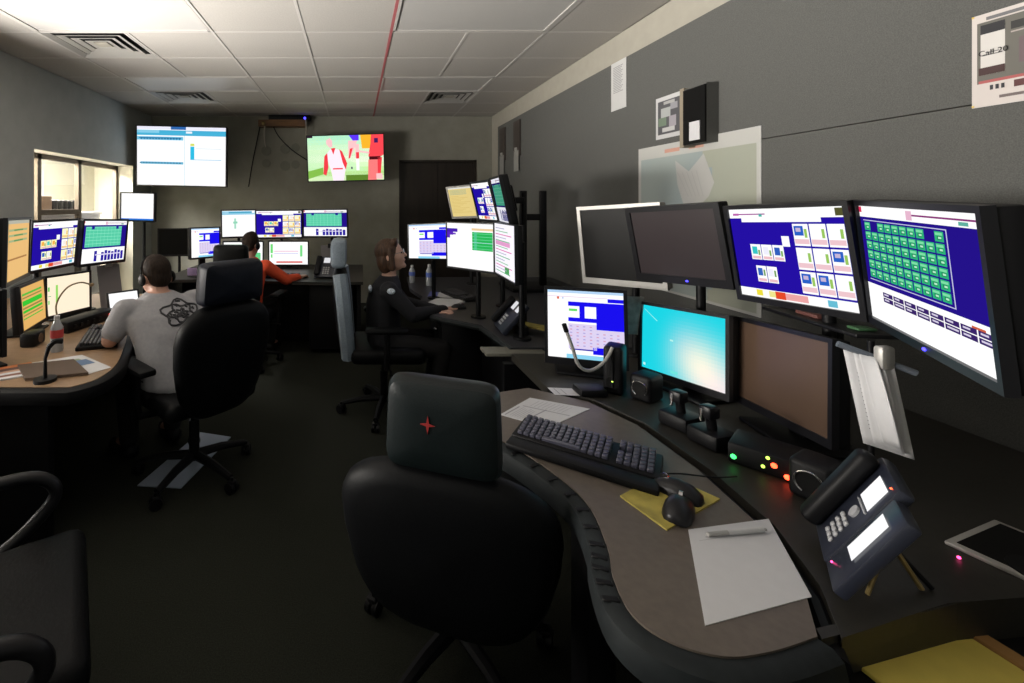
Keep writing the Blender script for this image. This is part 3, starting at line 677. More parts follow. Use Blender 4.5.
monitor('square screen with white and bright blue form at the far end of the foreground desk', (1.030, 2.015, .962), -19.4, -5.8, -.2, .307, .300, c_form(), group=GB, chin=.03)
monitor('cyan desktop screen in the lower row of the foreground desk', (1.315, 1.821, .935), -76.7, -5, -3.8, .362, .27, c_win(), group=GB, chin=.024, depth=.045)
monitor('switched off monitor with dim brown screen in the lower row', (1.385, 1.472, .953), -98.7, -3.8, -4.5, .374, .27, None, off=M_offwarm, group=GB, chin=.024, depth=.045)
GW = "screens of the woman's console"
monitor("white and blue form screen nearest the woman's face", (.576, 3.581, 1.211), -41.6, -3.4, -3.7, .359, .27, c_form(), stand='pole', group=GW, bez=.008, chin=.012, depth=.035, back=.06)
monitor("pale screen with green block in the middle of the woman's lower row", (.756, 2.979, 1.227), -51, 1.3, 0, .372, .30, c_wide(), stand='pole', group=GW, bez=.006, chin=.012, depth=.04, back=.06)
monitor("pale log screen seen edge on at the right end of the woman's lower row", (.847, 2.557, 1.24), -92.2, 1, .3, .403, .30, c_log(), stand='pole', group=GW, bez=.006, chin=.012, depth=.04, back=.06)
monitor("yellow page screen, left of the tilted upper row over the woman's console", (1.003, 4.224, 1.529), -50.6, 14.6, -2.6, .276, .28, c_yellow(), stand='pole', group=GW, shell=M_silver, gain=.95)
monitor("dark blue icon screen in the middle of the tilted upper row over the woman's console", (.959, 3.354, 1.528), -82.3, 14.5, 0, .323, .28, c_icons(), stand='pole', group=GW)
monitor("dim screen at the right end of the tilted upper row over the woman's console", (.913, 2.846, 1.529), -98, 12.3, .5, .34, .28, c_green('flat'), stand='pole', group=GW, gain=.5)
GR = 'screens of the rear console'
monitor('blue and white form screen left of the person in orange', (-1.582, 4.766, 1.103), 51.1, -2.1, .5, .336, .30, c_form(), stand='base', group=GR)
monitor('white screen with cyan header, upper left of the rear console', (-1.349, 5.227, 1.285), 14.8, 3.5, -.9, .372, .30, c_white1(), stand='pole', back=.36, group=GR)
monitor('blue and orange card screen, upper middle of the rear console', (-.867, 5.134, 1.283), 5.2, 3.7, -.3, .507, .30, c_icons('orange'), stand='pole', group=GR, back=.36)
monitor('mint grid screen, upper right of the rear console', (-.344, 5.188, 1.292), -8, 3.2, -.5, .504, .30, c_green('flat'), stand='pole', group=GR, back=.36)
monitor('white screen behind the head of the person in orange', (-1.366, 5.50, .915), 8, 2.3, .4, .462, .262, c_white3(), stand='base', group=GR)
monitor('white screen with pink and green lines, lower row of the rear console', (-.793, 5.371, .925), .8, .8, 0, .457, .27, c_white2(), stand='base', group=GR)
monitor('wide wall display with white and blue data tables', (-2.382, 6.174, 2.168), .2, 3, 1.3, 1.215, .80, c_tv1(), cat='display', name='wall_display', stand='wall', back=.64, bz=1.7, bez=.014, chin=.014, depth=.07)
monitor('wall television showing red and white clothed people on grass', (-.137, 6.513, 2.181), -3.6, 5.6, -1.2, 1.10, .65, c_sport(), cat='television', name='wall_television', stand='wall', bz=1.8, bez=.014, chin=.016, depth=.07, back=.30)
monitor('small blank white screen on a pole beside the left window', (-2.447, 5.061, 1.48), -2.1, 1, 1.5, .372, .30, c_blank(), stand='pole', bz=0)
GL = "screens of the man's console"
monitor('tan page screen cut by the left picture edge, upper row', (-1.759, 2.355, 1.271), 114.3, 1.1, .9, .436, .30, c_tan(), stand='pole', bz=LZ, group=GL)
monitor('dark blue screen with orange cards above the man, upper row', (-2.009, 3.043, 1.239), 89.7, 3.5, 0, .493, .30, c_icons('orange'), stand='pole', bz=LZ, group=GL)
monitor('blue and mint grid screen nearest the window, upper row', (-1.838, 3.312, 1.233), 79, 4.5, 2, .432, .30, c_green('flat'), stand='pole', bz=LZ, group=GL, depth=.045)
monitor("tan screen with green bars, lower row of the man's console", (-1.973, 2.766, .893), 104.5, -3.7, -.7, .332, .251, c_tan(True), stand='base', bz=LZ, group=GL)
monitor("cream screen with few green marks, lower row of the man's console", (-1.979, 3.118, .889), 78.3, -2.5, 1.9, .358, .25, c_cream(), stand='base', bz=LZ, group=GL)
monitor('black monitor seen from behind at the left picture edge', (-1.80, 2.2, .95), 150, 0, 0, .36, .28, None, off=M_off, stand='base', bz=LZ)
monitor('switched off dark monitor in the back left corner', (-2.12, 5.35, 1.06), 10, 0, 0, .40, .30, None, off=M_off, stand='pole', bz=0)

# ------------------------------------------------------------------ office chairs
_parts = {}
def chair(label, loc, yaw, back=M_chair, head=M_chair, side=None, arms='T', emblem=False, bw=.50, bh=.60, hw=.32, hh=.235, bz0=.44, base_yaw=20, hz=.0, recline=8):
    t = thing('office_chair', label, 'chair', (*loc, 0), R(yaw), 'black office chairs')
    if 'leg' not in _parts:
        m = MB(); m.tube([(0, .03, .105), (0, .16, .10), (0, .30, .075)], [.026, .022, .017], 8); _parts['leg'] = m
        m = MB(); m.cyl((-.024, 0, .03), (-.006, 0, .03), .03, n=16).cyl((.006, 0, .03), (.024, 0, .03), .03, n=16).cyl((0, 0, .03), (0, 0, .08), .009).rbox(-.02, .02, -.022, .022, .038, .066, .008); _parts['caster'] = m
    L0 = C0 = None
    for k in range(5):
        a = R(base_yaw+72*k); M = Matrix.Rotation(a, 4, 'Z')
        if L0 is None: L0 = _parts['leg'].build('base_leg', M_black, t, M)
        else: inst(L0, 'base_leg', t, M)
        Mc = M @ Matrix.Translation((0, .31, 0)) @ Matrix.Rotation(R(35+50*k), 4, 'Z')
        if C0 is None: C0 = _parts['caster'].build('caster', M_black, t, Mc)
        else: inst(C0, 'caster', t, Mc)
    MB().cyl((0, 0, .08), (0, 0, .30), .028).cyl((0, 0, .28), (0, 0, .40), .019).build('gas_lift', M_blk2, t)
    MB().rbox(-.11, .11, -.13, .13, .375, .425, .012).build('tilt_mechanism', M_black, t)
    MB().tube([(.10, .02, .39), (.27, .03, .385), (.32, .03, .38)], [.006, .006, .011], 8).build('lever', M_blk2, t)
    MB().rbox(-.26, .26, -.24, .27, .42, .52, .04, 3).build('seat', back, t)
    Mb = Matrix.Translation((0, -.26, bz0)) @ Matrix.Rotation(R(recline), 4, 'X')
    wf = lambda v: bw*(.78+.22*min(1, v*1.7))*(1-.10*max(0, (v-.8)/.2))
    b = MB().pad(wf, bh, .09, .02, 3.6, M=Mb, curve=-.25).build('backrest', back, t)
    if side:
        wf2 = lambda v: wf(v)*1.0+.012
        for s_ in (-1, 1):
            m = MB(); pts = []
            for k in range(13):
                v = k/12; pts.append(Mb @ Vector((s_*wf(v)/2*.97, .25*(wf(v)/2)**2, .03+v*(bh-.06))))
            m.tube(pts, .05, 8)
            m.build('side_bolster', side, t)
    Mh = Matrix.Translation((0, -.26, 0)) @ Matrix.Translation((0, -math.sin(R(recline))*(bh), bz0+bh*math.cos(R(recline))+hz)) @ Matrix.Rotation(R(recline-6), 4, 'X')
    h = MB().pad(lambda v: hw*(1-.05*v), hh, .10, .010, 9.0, M=Mh, curve=-.15).build('headrest', head, t)
    for s_ in (-1, 1):
        MB().cyl(Mh @ Vector((s_*.07, .0, -.06)), Mh @ Vector((s_*.07, 0, .06)), .009).build('headrest_post', M_blk2, t)
    if emblem:
        st = []
        for k in range(8):
            r_ = .024 if k % 2 == 0 else .005
            if k in (2, 6): r_ = .020
            st.append((r_*math.sin(math.pi*k/4), r_*math.cos(math.pi*k/4)))
        m = MB(); m.add([(x-.03, y_, z+.135) for y_ in (-.062, -.058) for x, z in st], [tuple(range(8)), tuple(range(8, 16))[::-1]] + [(i, (i+1) % 8, 8+(i+1) % 8, 8+i) for i in range(8)], Mh)
        m.build('star_emblem', M_red, h, smooth=False)
    for s_ in (-1, 1) if arms else ():
        if arms == 'loop':
            pts = spline([(s_*.29, -.20, .47), (s_*.31, -.24, .58), (s_*.31, -.17, .665), (s_*.31, 0, .675), (s_*.31, .14, .665), (s_*.31, .19, .60), (s_*.30, .12, .52), (s_*.28, .02, .46)], 6)
            MB().tube(pts, .019, 10).build('armrest', M_blk2, t)
        else:
            MB().tube([(s_*.2, 0, .41), (s_*.30, 0, .42), (s_*.315, 0, .50), (s_*.315, 0, .66)], .02, 8).build('armrest', M_black, t)
            MB().rbox(s_*.315-.045, s_*.315+.045, -.14, .14, .655, .69, .014).build('arm_pad', M_chair, t)
    return t
chair('black office chair with red star on its headrest in the foreground', (.338, 1.50), -20, back=M_chair, head=M_teal, emblem=True, arms=None, bw=.61, bh=.46, hw=.315, hh=.24, bz0=.325, recline=4, base_yaw=8)
chair('tall black office chair behind the man in grey', (-.90, 2.52), 48, back=M_chair, head=M_navy, bw=.54, bh=.60, hw=.36, hh=.21, bz0=.42, base_yaw=-28, recline=10)
chair('blue grey sided office chair under the woman in dark uniform', (.21, 3.27), -90, back=M_chair, head=M_bluechair, side=M_bluechair, bw=.50, bh=.64, hw=.34, hh=.20, bz0=.42, base_yaw=40, recline=6)
chair('black office chair with high back under the person in orange', (-1.02, 4.25), -10, bw=.50, bh=.56, hw=.32, hh=.20, bz0=.40, base_yaw=10)
chair('empty loop arm office chair at the bottom left corner', (-.93, 1.04), -58, arms='loop', bw=.5, bh=.28, hw=.3, hh=.08, base_yaw=30)
chair('empty loop arm office chair against the near edge of the tan desk', (-1.62, 1.52), -40, arms='loop', bw=.5, bh=.30, hw=.3, hh=.08)
tag(MB().prism([(-1.16, 2.40), (-.92, 2.38), (-.80, 2.90), (-1.02, 2.96)], .0, .006).build('chair_mat', M_lightpatch, smooth=False), 'pale blue floor sheet under the chair of the man in grey', 'floor mat')  # thin pale slab standing in for screen light on the floor

# ------------------------------------------------------------------ people
def hand(mb, wrist, d, side):
    wrist = Vector(wrist); d = Vector(d).normalized(); up = Vector((0, 0, 1)); up = (up-d*up.dot(d)).normalized(); sd = d.cross(up)*side   # sd: toward the thumb
    for k in range(4):
        o_ = (k-1.5)*.021
        mb.capsule(wrist+sd*o_*.6, .015, wrist+d*.085+sd*o_-up*.002, .011, 8)
        L = [.070, .078, .072, .056][3-k]
        k0 = wrist+d*.085+sd*o_; k1 = k0+d*L*.55+up*.004; k2 = k1+d*L*.45-up*.022
        mb.capsule(k0, .0100, k1, .0090, 8); mb.capsule(k1, .0090, k2, .0078, 8)
    a = wrist+d*.03+sd*.025; b = a+d*.035+sd*.028-up*.008; c = b+d*.032+sd*.006-up*.008
    mb.capsule(a, .014, b, .011, 8); mb.capsule(b, .011, c, .009, 8)
def person(label, loc, yaw, lean, hpitch, hyaw, arms, hair, shirtmat, sleeve, skin, scale=1.0, bulk=1.0, hairstyle='short', seat=.54, neck=.10):
    t = thing('person', label, 'person', (*loc, 0), R(yaw)); t.scale = (scale,)*3
    Pv = Vector((0, 0, seat)); ax = Vector((0, math.sin(R(lean)), math.cos(R(lean)))); TL = .50
    N = Pv+ax*TL
    prof = [(-.08, .15, .12), (0, .175, .13), (.2, .168, .125), (.4, .170, .122), (.6, .182, .125), (.78, .190, .118), (.9, .165, .095), (.97, .10, .075), (1.03, .06, .06)]
    def torso(mb, g=0):
        mb.loft([(Pv+ax*TL*s_+Vector((0, -.03*math.sin(s_*math.pi), 0)), rx*bulk+g, ry*bulk+g) for s_, rx, ry in prof])
    Rh = Matrix.Rotation(R(hyaw), 4, 'Z') @ Matrix.Rotation(R(hpitch), 4, 'X')
    Hc = N+ax*.06+Vector((0, .015, neck)); MH = Matrix.Translation(Hc) @ Rh
    body = MB(); torso(body)
    body.capsule(N-ax*.03, .058, Hc-Vector((0, .005, .03)), .052)
    body.ell((0, 0, .035), .076, .098, .10, MH); body.ell((0, .028, -.045), .056, .066, .072, MH); body.ell((0, .04, -.01), .064, .062, .08, MH)
    body.capsule(MH @ Vector((0, .098, .012)), .010, MH @ Vector((0, .114, -.018)), .014, 8)        # nose
    body.capsule(MH @ Vector((-.03, .088, .032)), .011, MH @ Vector((.03, .088, .032)), .011, 8)    # brow
    body.capsule(MH @ Vector((-.018, .092, -.052)), .009, MH @ Vector((.018, .092, -.052)), .009, 8)  # lips
    body.ell((0, .078, -.092), .022, .02, .02, MH)
    for s_ in (-1, 1): body.ell((s_*.078, -.008, -.002), .012, .024, .034, MH)
    shirt = MB(); torso(shirt, .012); tr = MB(); shoes = []
    tr.loft([((0, 0, seat-.09), .15*bulk, .13*bulk), ((0, 0, seat-.03), .185*bulk, .145*bulk), (tuple(Pv+ax*.05), .185*bulk, .14*bulk), (tuple(Pv+ax*.10), .17*bulk, .125*bulk)])
    for s_ in (-1, 1):
        hp, kn, an = Vector((s_*.09, .02, seat-.01)), Vector((s_*.13, .43, seat-.01)), Vector((s_*.13, .37, .11))
        body.capsule(hp, .08, kn, .058); body.capsule(kn, .056, an, .040); body.capsule(an, .04, an+Vector((s_*.01, .13, -.06)), .034)
        tr.capsule(hp, .094, kn, .07); tr.capsule(kn, .068, an+Vector((0, 0, .01)), .055)
        shoes.append(MB().capsule(an+Vector((0, -.02, -.055)), .048, an+Vector((s_*.02, .17, -.07)), .038))
    for s_, (el, wr) in zip((-1, 1), arms):
        sh = Pv+ax*TL*.85+Vector((s_*.185*bulk, 0, 0)); el, wr = Vector(el), Vector(wr)
        body.capsule(sh, .056, el, .042); body.capsule(el, .042, wr, .028); d = (wr-el).normalized()
        dh = Vector((d.x, d.y, max(d.z, -.15))).normalized()
        hand(body, wr, dh, -s_)
        shirt.capsule(sh-Vector((s_*.03, 0, 0)), .068, sh, .070)
        if sleeve == 'short': shirt.capsule(sh, .070, sh+(el-sh)*.72, .064)
        else: shirt.capsule(sh, .068, el, .056); shirt.capsule(el, .056, wr-d*.01, .040)
    remeshed('body', body, skin, t, .0065, 3)
    sh_o = remeshed('shirt', shirt, shirtmat, t, .010, 5)
    remeshed('trousers', tr, M_pant, t, .011, 5)
    for s0 in shoes: s0.build('shoe', M_black, t)
    hm = MB()
    if hairstyle == 'short':
        hm.ell((0, -.014, .048), .084, .100, .100, MH); hm.ell((0, -.042, .0), .070, .056, .070, MH)
    else:
        hm.ell((0, -.016, .050), .088, .104, .100, MH); hm.ell((0, -.055, -.03), .090, .068, .105, MH)
        for s_ in (-1, 1): hm.capsule(MH @ Vector((s_*.076, .02, .06)), .022, MH @ Vector((s_*.082, -.005, -.08)), .026)
        hm.capsule(MH @ Vector((-.05, .06, .105)), .028, MH @ Vector((.05, .06, .105)), .028)
    remeshed('hair', hm, hair, t, .007, 3)
    for s_ in (-1, 1): MB().ell((s_*.028, .090, .012), .011, .008, .008, MH).build('eye', M_off, t)
    MB().capsule(MH @ Vector((-.02, .1, -.052)), .0035, MH @ Vector((.02, .1, -.052)), .0035, 8).build('mouth', mat('lip', (.30, .10, .09), .5), t)
    return t, MH, Pv, ax, TL
t, MH, Pv, ax, TL = person('man in light grey t-shirt with printed back leaning over the tan desk', (-.98, 2.50), 46, 30, -24, 6, [((-.29, .20, .77), (-.14, .40, .79)), ((.30, .26, .78), (.12, .44, .79))], M_hair, M_shirt, 'short', M_skin, bulk=1.12, neck=.032)
hs = []
for k in range(17): a = math.pi*k/16; hs.append(MH @ Vector((-.092*math.cos(a), -.01, .03+.118*math.sin(a))))
hd = MB().tube(hs, .006, 8).build('headset', M_black, t)
for s_ in (-1, 1): MB().ell((s_*.094, -.008, .0), .016, .034, .036, MH).build('ear_cushion', M_black, hd)
MB().tube([MH @ Vector((.098, .01, -.01)), MH @ Vector((.09, .08, -.05)), MH @ Vector((.06, .125, -.055))], .004, 6).build('microphone_boom', M_black, hd)
# printed emblem on the shirt back: bent strips lying on the cloth
dg = bpy.context.evaluated_depsgraph_get(); sobj = next(c for c in t.children if c.name.startswith('shirt'))
rng = random.Random(3)
m = MB(); cpt = Pv+ax*TL*.80
def stick(dx, dz):
    o_ = Vector((dx, -.6, cpt.z+dz)); ok, loc, nrm, _ = sobj.ray_cast(o_, Vector((0, 1, 0)))
    return loc+nrm*.003 if ok else None
for ring, n_, amp in ((.075, 30, .012), (.05, 22, .012), (.022, 14, .008)):
    pts = []
    for k in range(n_+1):
        a = 2*math.pi*k/n_; r_ = ring+amp*math.sin(a*5+ring*90)
        p = stick(.04+r_*1.35*math.cos(a), r_*.75*math.sin(a))
        if p is not None: pts.append(p)
    if len(pts) > 3: m.tube(pts, .0055, 5)
for k in range(40):
    a = rng.uniform(0, 6.28); r_ = rng.uniform(.0, .075); x, z = .04+r_*1.3*math.cos(a), r_*.72*math.sin(a); a2 = rng.uniform(0, 6.28)
    p, q = stick(x, z), stick(x+.016*math.cos(a2), z+.012*math.sin(a2))
    if p is not None and q is not None: m.tube([p, q], .005, 5)
m.build('shirt_print', M_print, sobj)
t, MH, Pv, ax, TL = person('woman with brown bob and glasses in dark uniform looking up at screens', (.22, 3.28), -92, 3, 16, -6, [((-.24, .16, .80), (.02, .40, .80)), ((.20, .20, .80), (.02, .46, .80))], M_hairb, M_uni, 'long', M_skin2, scale=.93, bulk=1.0, hairstyle='bob', seat=.55)
g = MB()
for s_ in (-1, 1):
    ring = [MH @ Vector((s_*.031+.024*math.cos(2*math.pi*k/16), .107, .014+.018*math.sin(2*math.pi*k/16))) for k in range(17)]
    g.tube(ring, .0022, 6); g.tube([MH @ Vector((s_*.056, .105, .018)), MH @ Vector((s_*.082, .0, .016))], .002, 6)
g.tube([MH @ Vector((-.008, .109, .016)), MH @ Vector((.008, .109, .016))], .002, 6)
g.build('glasses', M_chrome, t)
sobj = next(c for c in t.children if c.name.startswith('shirt'))
sh = Pv+ax*TL*.85
for nm, dy, dz in (('shoulder_patch', .035, .0), ):
    MB().ell((.252, dy, sh.z+.01), .010, .030, .022).build(nm, M_patch, sobj)
MB().ell((.10, -.118, sh.z+.0), .055, .016, .028).build('back_lettering', M_patch, sobj)
t, MH, Pv, ax, TL = person('person in orange shirt seated at the rear console', (-1.06, 4.30), -12, 14, -14, -10, [((-.28, .26, .76), (-.10, .42, .78)), ((.36, .24, .80), (.42, .44, .80))], M_hair, M_orange, 'long', M_skin, scale=.95, bulk=1.05, neck=.07)
hs = [MH @ Vector((-.092*math.cos(math.pi*k/16), -.01, .03+.118*math.sin(math.pi*k/16))) for k in range(17)]
hd = MB().tube(hs, .007, 8).build('headset', M_black, t); MB().ell((.094, -.008, 0), .018, .036, .038, MH).build('ear_cushion', M_black, hd)

# ------------------------------------------------------------------ things on the desks
def keyboard(label, c, yaw, w, d, bz, palm=.0, km=M_key):
    t = thing('keyboard', label, 'keyboard', (c[0], c[1], bz), R(yaw), 'computer keyboards')
    MB().rbox(-w/2, w/2, -d/2, d/2, 0, .022, .006).build('case', M_black, t)
    ks = MB(); rows, cols = 6, 20; pw = (w-.03)/cols; ph = (d-.03)/rows
    for r in range(rows):
        for q in range(cols):
            if q == 14 or (q in (15, 16) and r == 3): continue
            x0 = -w/2+.015+q*pw; y0 = -d/2+.015+r*ph
            if r == 0 and 4 <= q <= 9:
                if q == 4: ks.rbox(x0+.001, x0+pw*6-.001, y0+.001, y0+ph-.002, .02, .031, .002, 1)
                continue
            ks.rbox(x0+.001, x0+pw-.0015, y0+.001, y0+ph-.0025, .02, .032+.002*r, .0025, 1)
    ks.build('keys', km, t, kind='stuff')
    if palm: MB().rbox(-w/2, w/2, -d/2-palm, -d/2-.002, 0, .020, .007).build('palm_rest', M_black, t)
    return t
keyboard('black keyboard with palm rest on the curved foreground desk', (.708, 1.392), -37, .40, .15, DZ, .06, mat('bluish_keycap', (.07, .07, .10), .3))  # glint on the keys is put into a lighter bluish keycap colour
keyboard("black keyboard with blue palm rest on the man's tan desk", (-1.50, 2.62), 112, .44, .15, LZ, .05)
keyboard("black keyboard under the woman's pale screens", (.86, 3.72), -75, .40, .14, DZ)
keyboard('black keyboard before the person in orange', (-.78, 4.72), -5, .42, .14, DZ)
# mouse pad and two mice
t = tag(MB().prism([(.69, 1.171), (.867, 1.271), (.94, 1.159), (.727, 1.049)], DZ, DZ+.004).build('mouse_pad', M_yellow, smooth=False), 'worn yellow mouse pad under two mice', 'mouse pad')
def mouse(label, c, yaw, bz):
    t = thing('computer_mouse', label, 'mouse', (c[0], c[1], bz), R(yaw), 'computer mice')
    m = MB(); prof = [(-.055, .010, .012), (-.05, .022, .022), (-.03, .030, .034), (0, .031, .038), (.03, .029, .030), (.048, .024, .020), (.056, .012, .012)]
    n = 12; v = []
    for y, rx, hz in prof: v += [(rx*math.cos(math.pi*j/n), y, max(0, hz*math.sin(math.pi*j/n)**.8 if 0 < j < n else 0)) for j in range(n+1)]
    f = []; k = n+1
    for i in range(len(prof)-1): f += [(i*k+j, i*k+j+1, (i+1)*k+j+1, (i+1)*k+j) for j in range(n)] + [(i*k, (i+1)*k, (i+1)*k+n, i*k+n)]
    f += [tuple(range(k)), tuple(range((len(prof)-1)*k, len(prof)*k))[::-1]]
    m.add(v, f); m.build('shell', M_blk2, t, ang=60)
    MB().cyl((-.004, .03, .030), (.004, .03, .030), .010, n=14).build('wheel', M_chrome, t)
    return t
mA = mouse('black mouse farther from camera on the yellow pad', (.845, 1.178), 35, DZ+.004); mouse('black mouse nearer to camera on the yellow pad', (.795, 1.105), -45, DZ+.004)
mouse("black mouse under the woman's hand", (.76, 3.30), -80, DZ)
MB().tube([mA.matrix_basis.inverted() @ p for p in spline([(.80, 1.235, DZ+.018), (.90, 1.26, DZ+.008), (.99, 1.24, DZ+.01), (1.06, 1.25, DZ+.006)])], .0022, 6).build('cord', M_black, mA)
# papers
def sheet(label, quad, bz, items, cat='paper', name='paper_sheet', th=.0015, base=M_paper):
    cx = sum(p[0] for p in quad)/4; cy = sum(p[1] for p in quad)/4
    t = thing(name, label, cat, (cx, cy, bz))
    MB().prism([(x-cx, y-cy) for x, y in quad], 0, th).build('sheet', base, t, smooth=False)
    if items:
        V = []; Fc = []; C = []
        def P(u, v, l):
            a, b, c, d = [Vector((x-cx, y-cy, 0)) for x, y in quad]
            return (a*(1-u)*(1-v)+b*u*(1-v)+c*u*v+d*(1-u)*v)+Vector((0, 0, th+.0003*l))
        for (u0, v0, u1, v1), col, l in items:
            k = len(V); V += [tuple(P(u, v, l)) for u, v in ((u0, v0), (u0, v1), (u1, v1), (u1, v0))]; Fc.append((k, k+1, k+2, k+3)); C.append(col)
        me = bpy.data.meshes.new('print'); me.from_pydata(V, [], Fc); at = me.color_attributes.new('Col', 'FLOAT_COLOR', 'CORNER')
        for p in me.polygons:
            for i in p.loop_indices: at.data[i].color = (*C[p.index], 1)
        me.materials.append(PRINT); o = bpy.data.objects.new('print', me); COL.objects.link(o); o.parent = t
    return t
sheet('blank white sheet with a pen lying on the near end of the desk', [(.779, 1.052), (1.0, 1.088), (.885, .872), (.632, .812)], DZ, [((.18, .12, .5, .14), (.45, .45, .47), 1), ((.1, .16, .3, .17), (.5, .5, .52), 1)])
t = thing('ballpoint_pen', 'white ballpoint pen on the blank sheet', 'pen', (.875, 1.035, DZ+.008), R(6))
MB().cyl((-.02, 0, 0), (.07, 0, 0), .0055).build('barrel', M_cap, t); MB().cyl((-.07, 0, 0), (-.02, 0, 0), .0045, .005).build('grip', M_silver, t); MB().cyl((.07, 0, 0), (.078, 0, 0), .003).build('push_button', M_silver, t)
fi = [((.05, .06, .5, .09), (.3, .3, .33), 1), ((.05, .5, .6, .53), (.3, .3, .34), 1), ((.55, .1, .58, .95), (.35, .35, .38), 1)] + [((.08, .15+.05*k, .5-.03*(k % 3), .165+.05*k), (.42, .42, .45), 1) for k in range(6)] + [((.62, .2+.07*k, .92, .215+.07*k), (.44, .44, .47), 1) for k in range(9)]
sheet('printed form sheets spread left of the far keyboard end', [(.525, 1.629), (.689, 1.772), (.875, 1.676), (.658, 1.534)], DZ, fi)
sheet('small white note card near the foot of the blue form screen', [(.80, 1.80), (.80, 1.87), (.895, 1.86), (.90, 1.79)], DZ+.0005, [((.1, .2, .9, .24), (.3, .3, .33), 1), ((.1, .45, .8, .5), (.35, .35, .37), 1)], name='note_card')
t = thing('side_cabinet', 'low dark cabinet below the near end of the desk', 'cabinet', (0, 0, 0))
bx(.86, 1.7, .40, .93, 0, .655).build('body', M_black, t, smooth=False); bx(.85, 1.71, .39, .94, .655, .66).build('top', M_black, t, smooth=False)
t = thing('paper_folder', 'bright yellow paper folder with brown spine on the low cabinet', 'folder', (1.075, .735, .66), R(9))
MB().rbox(-.15, .13, -.12, .12, 0, .008, .002, 1).build('cover', M_folder, t); MB().rbox(.13, .165, -.12, .12, 0, .012, .003, 1).build('spine', M_brown, t); MB().ell((.148, .0, .012), .010, .03, .004).build('clasp', M_yellow, t)
# curled pages on a clip arm
t = thing('copy_holder', 'copy holder arm with curled white pages beside the brown screen', 'copy holder', (1.30, 1.165, DZ), 0)
MB().cyl((.07, .03, 0), (.07, .03, .40), .007).build('post', M_black, t)
MB().cyl((.07, .03, 0), (.07, .03, .012), .05).build('base', M_black, t)
d = Vector((-1, .35, 0)).normalized()
q0, q1 = Vector((.085, -.055, .345)), Vector((-.03, .02, .395))
MB().tube([q0, q1], .008, 8).build('clip_bar', mat('blue_grey_clip', (.12, .14, .17), .4), t)
MB().rbox(-.018, .018, -.012, .012, -.03, .03, .008, M=Matrix.Translation((.035, -.03, .375))).build('clip', M_silver, t)
def page(x_off, curl, wid, ln, off, lines=False):
    m = MB(); nu, nv = 8, 12
    def at(u, s_, lift=0):
        return (Vector((.015, -.01, .375)) + Vector((.62, -.60, -.10)).normalized()*(u*wid+x_off*s_) + Vector((0, 0, -ln*s_)) + Vector((-.5, -.5, 0))*(curl*math.sin(s_*math.pi*.9)*(u+.5)**2+off+lift) + Vector((.045, -.02, 0))*s_)
    v = [at(i/nu-.5, j/nv) for j in range(nv+1) for i in range(nu+1)]
    k = nu+1; f = [(j*k+i, j*k+i+1, (j+1)*k+i+1, (j+1)*k+i) for j in range(nv) for i in range(nu)]
    m.add(v, f); o = m.build('page', M_paper, t, ang=80); so = o.modifiers.new('thick', 'SOLIDIFY'); so.thickness = .001
    if lines:
        tx = MB()
        for r in range(15):
            s0 = .22+r*.042; u1 = -.12+.10*((r*3) % 4)/4
            tx.add([at(-.30, s0, .0015), at(u1, s0, .0015), at(u1, s0+.010, .0015), at(-.30, s0+.010, .0015)], [(0, 1, 2, 3)])
        tx.build('printed_lines', mat('grey_ink', (.16, .16, .18), .8), o, smooth=False, kind='stuff')
    return o
page(-.01, .015, .085, .24, .0, True); page(-.01, .05, .05, .23, .008); page(-.005, .06, .03, .22, .014)
# desk phone with side module
ph = thing('desk_phone', 'slate desk phone with lit display and side module in front', 'phone', (1.017, .918, DZ), R(-130.7), 'desk phones')
ph.scale = (.93, .93, .93); bpy.context.view_layer.update()
TP = Matrix.Translation((0, 0, .125)) @ Matrix.Rotation(R(-28), 4, 'X')
b = MB().rbox(-.135, .035, 0, .03, -.11, .125, .010).build('body', M_slate, ph, TP)
b2 = MB().rbox(.039, .138, .002, .026, -.105, .105, .006).build('side_module', M_slate, ph, TP)
MB().rbox(-.132, -.082, -.038, .0, -.10, .12, .014, 3).build('handset', M_black, ph, TP)
lit = [full((1.45, 1.5, 1.6))]
picture('display', .075, .062, lit, SCREEN, b, Matrix.Translation((-.018, -.002, .072)))
picture('display', .050, .105, lit, SCREEN, b2, Matrix.Translation((.088, -.001, .018)))
for r in range(4):
    for q in range(3): MB().rbox(-.054+q*.020, -.041+q*.020, -.005, .001, -.075+r*.017, -.064+r*.017, .002, 1).build('button', M_button, b)
MB().cyl((-.02, -.005, .012), (-.02, .002, .012), .014, n=20).build('navigation_pad', M_button, b)
MB().rbox(-.052, .018, -.004, .001, .032, .036, .001, 1).build('key_strip', M_button, b)
MB().ell((.018, -.002, .112), .002, .002, .002).build('message_light', M_led_r, b); MB().ell((.058, .001, -.085), .0022, .002, .0022).build('status_light', M_pinkled, b2)
PI = ph.matrix_world.inverted(); ap = PI @ Vector((1.085, .915, .82))
MB().tube([ap, PI @ Vector((1.115, .885, DZ+.004))], .005, 8).build('wire_leg', M_gold, ph); MB().tube([ap, PI @ Vector((.995, .874, DZ+.004))], .004, 8).build('wire_leg', M_gold, ph)
MB().tube([TP @ Vector((-.06, .03, .0)), (-.06, .12, .004)], .005, 8).build('wire_leg', M_black, ph)
tag(MB().ell((1.295, .965, DZ+.004), .003, .003, .003).build('indicator_lamp', M_pinkled), 'tiny pink indicator lamp on the rear surface by the tablet', 'indicator')
t = thing('tablet', 'flat tablet with silver rim on the rear surface at right', 'tablet', (1.44, .995, DZ), R(18))
MB().rbox(-.11, .11, -.065, .05, 0, .009, .003).build('rim', M_silver, t); bx(-.095, .095, -.052, .037, .009, .0102).build('glass', M_off, t, smooth=False)
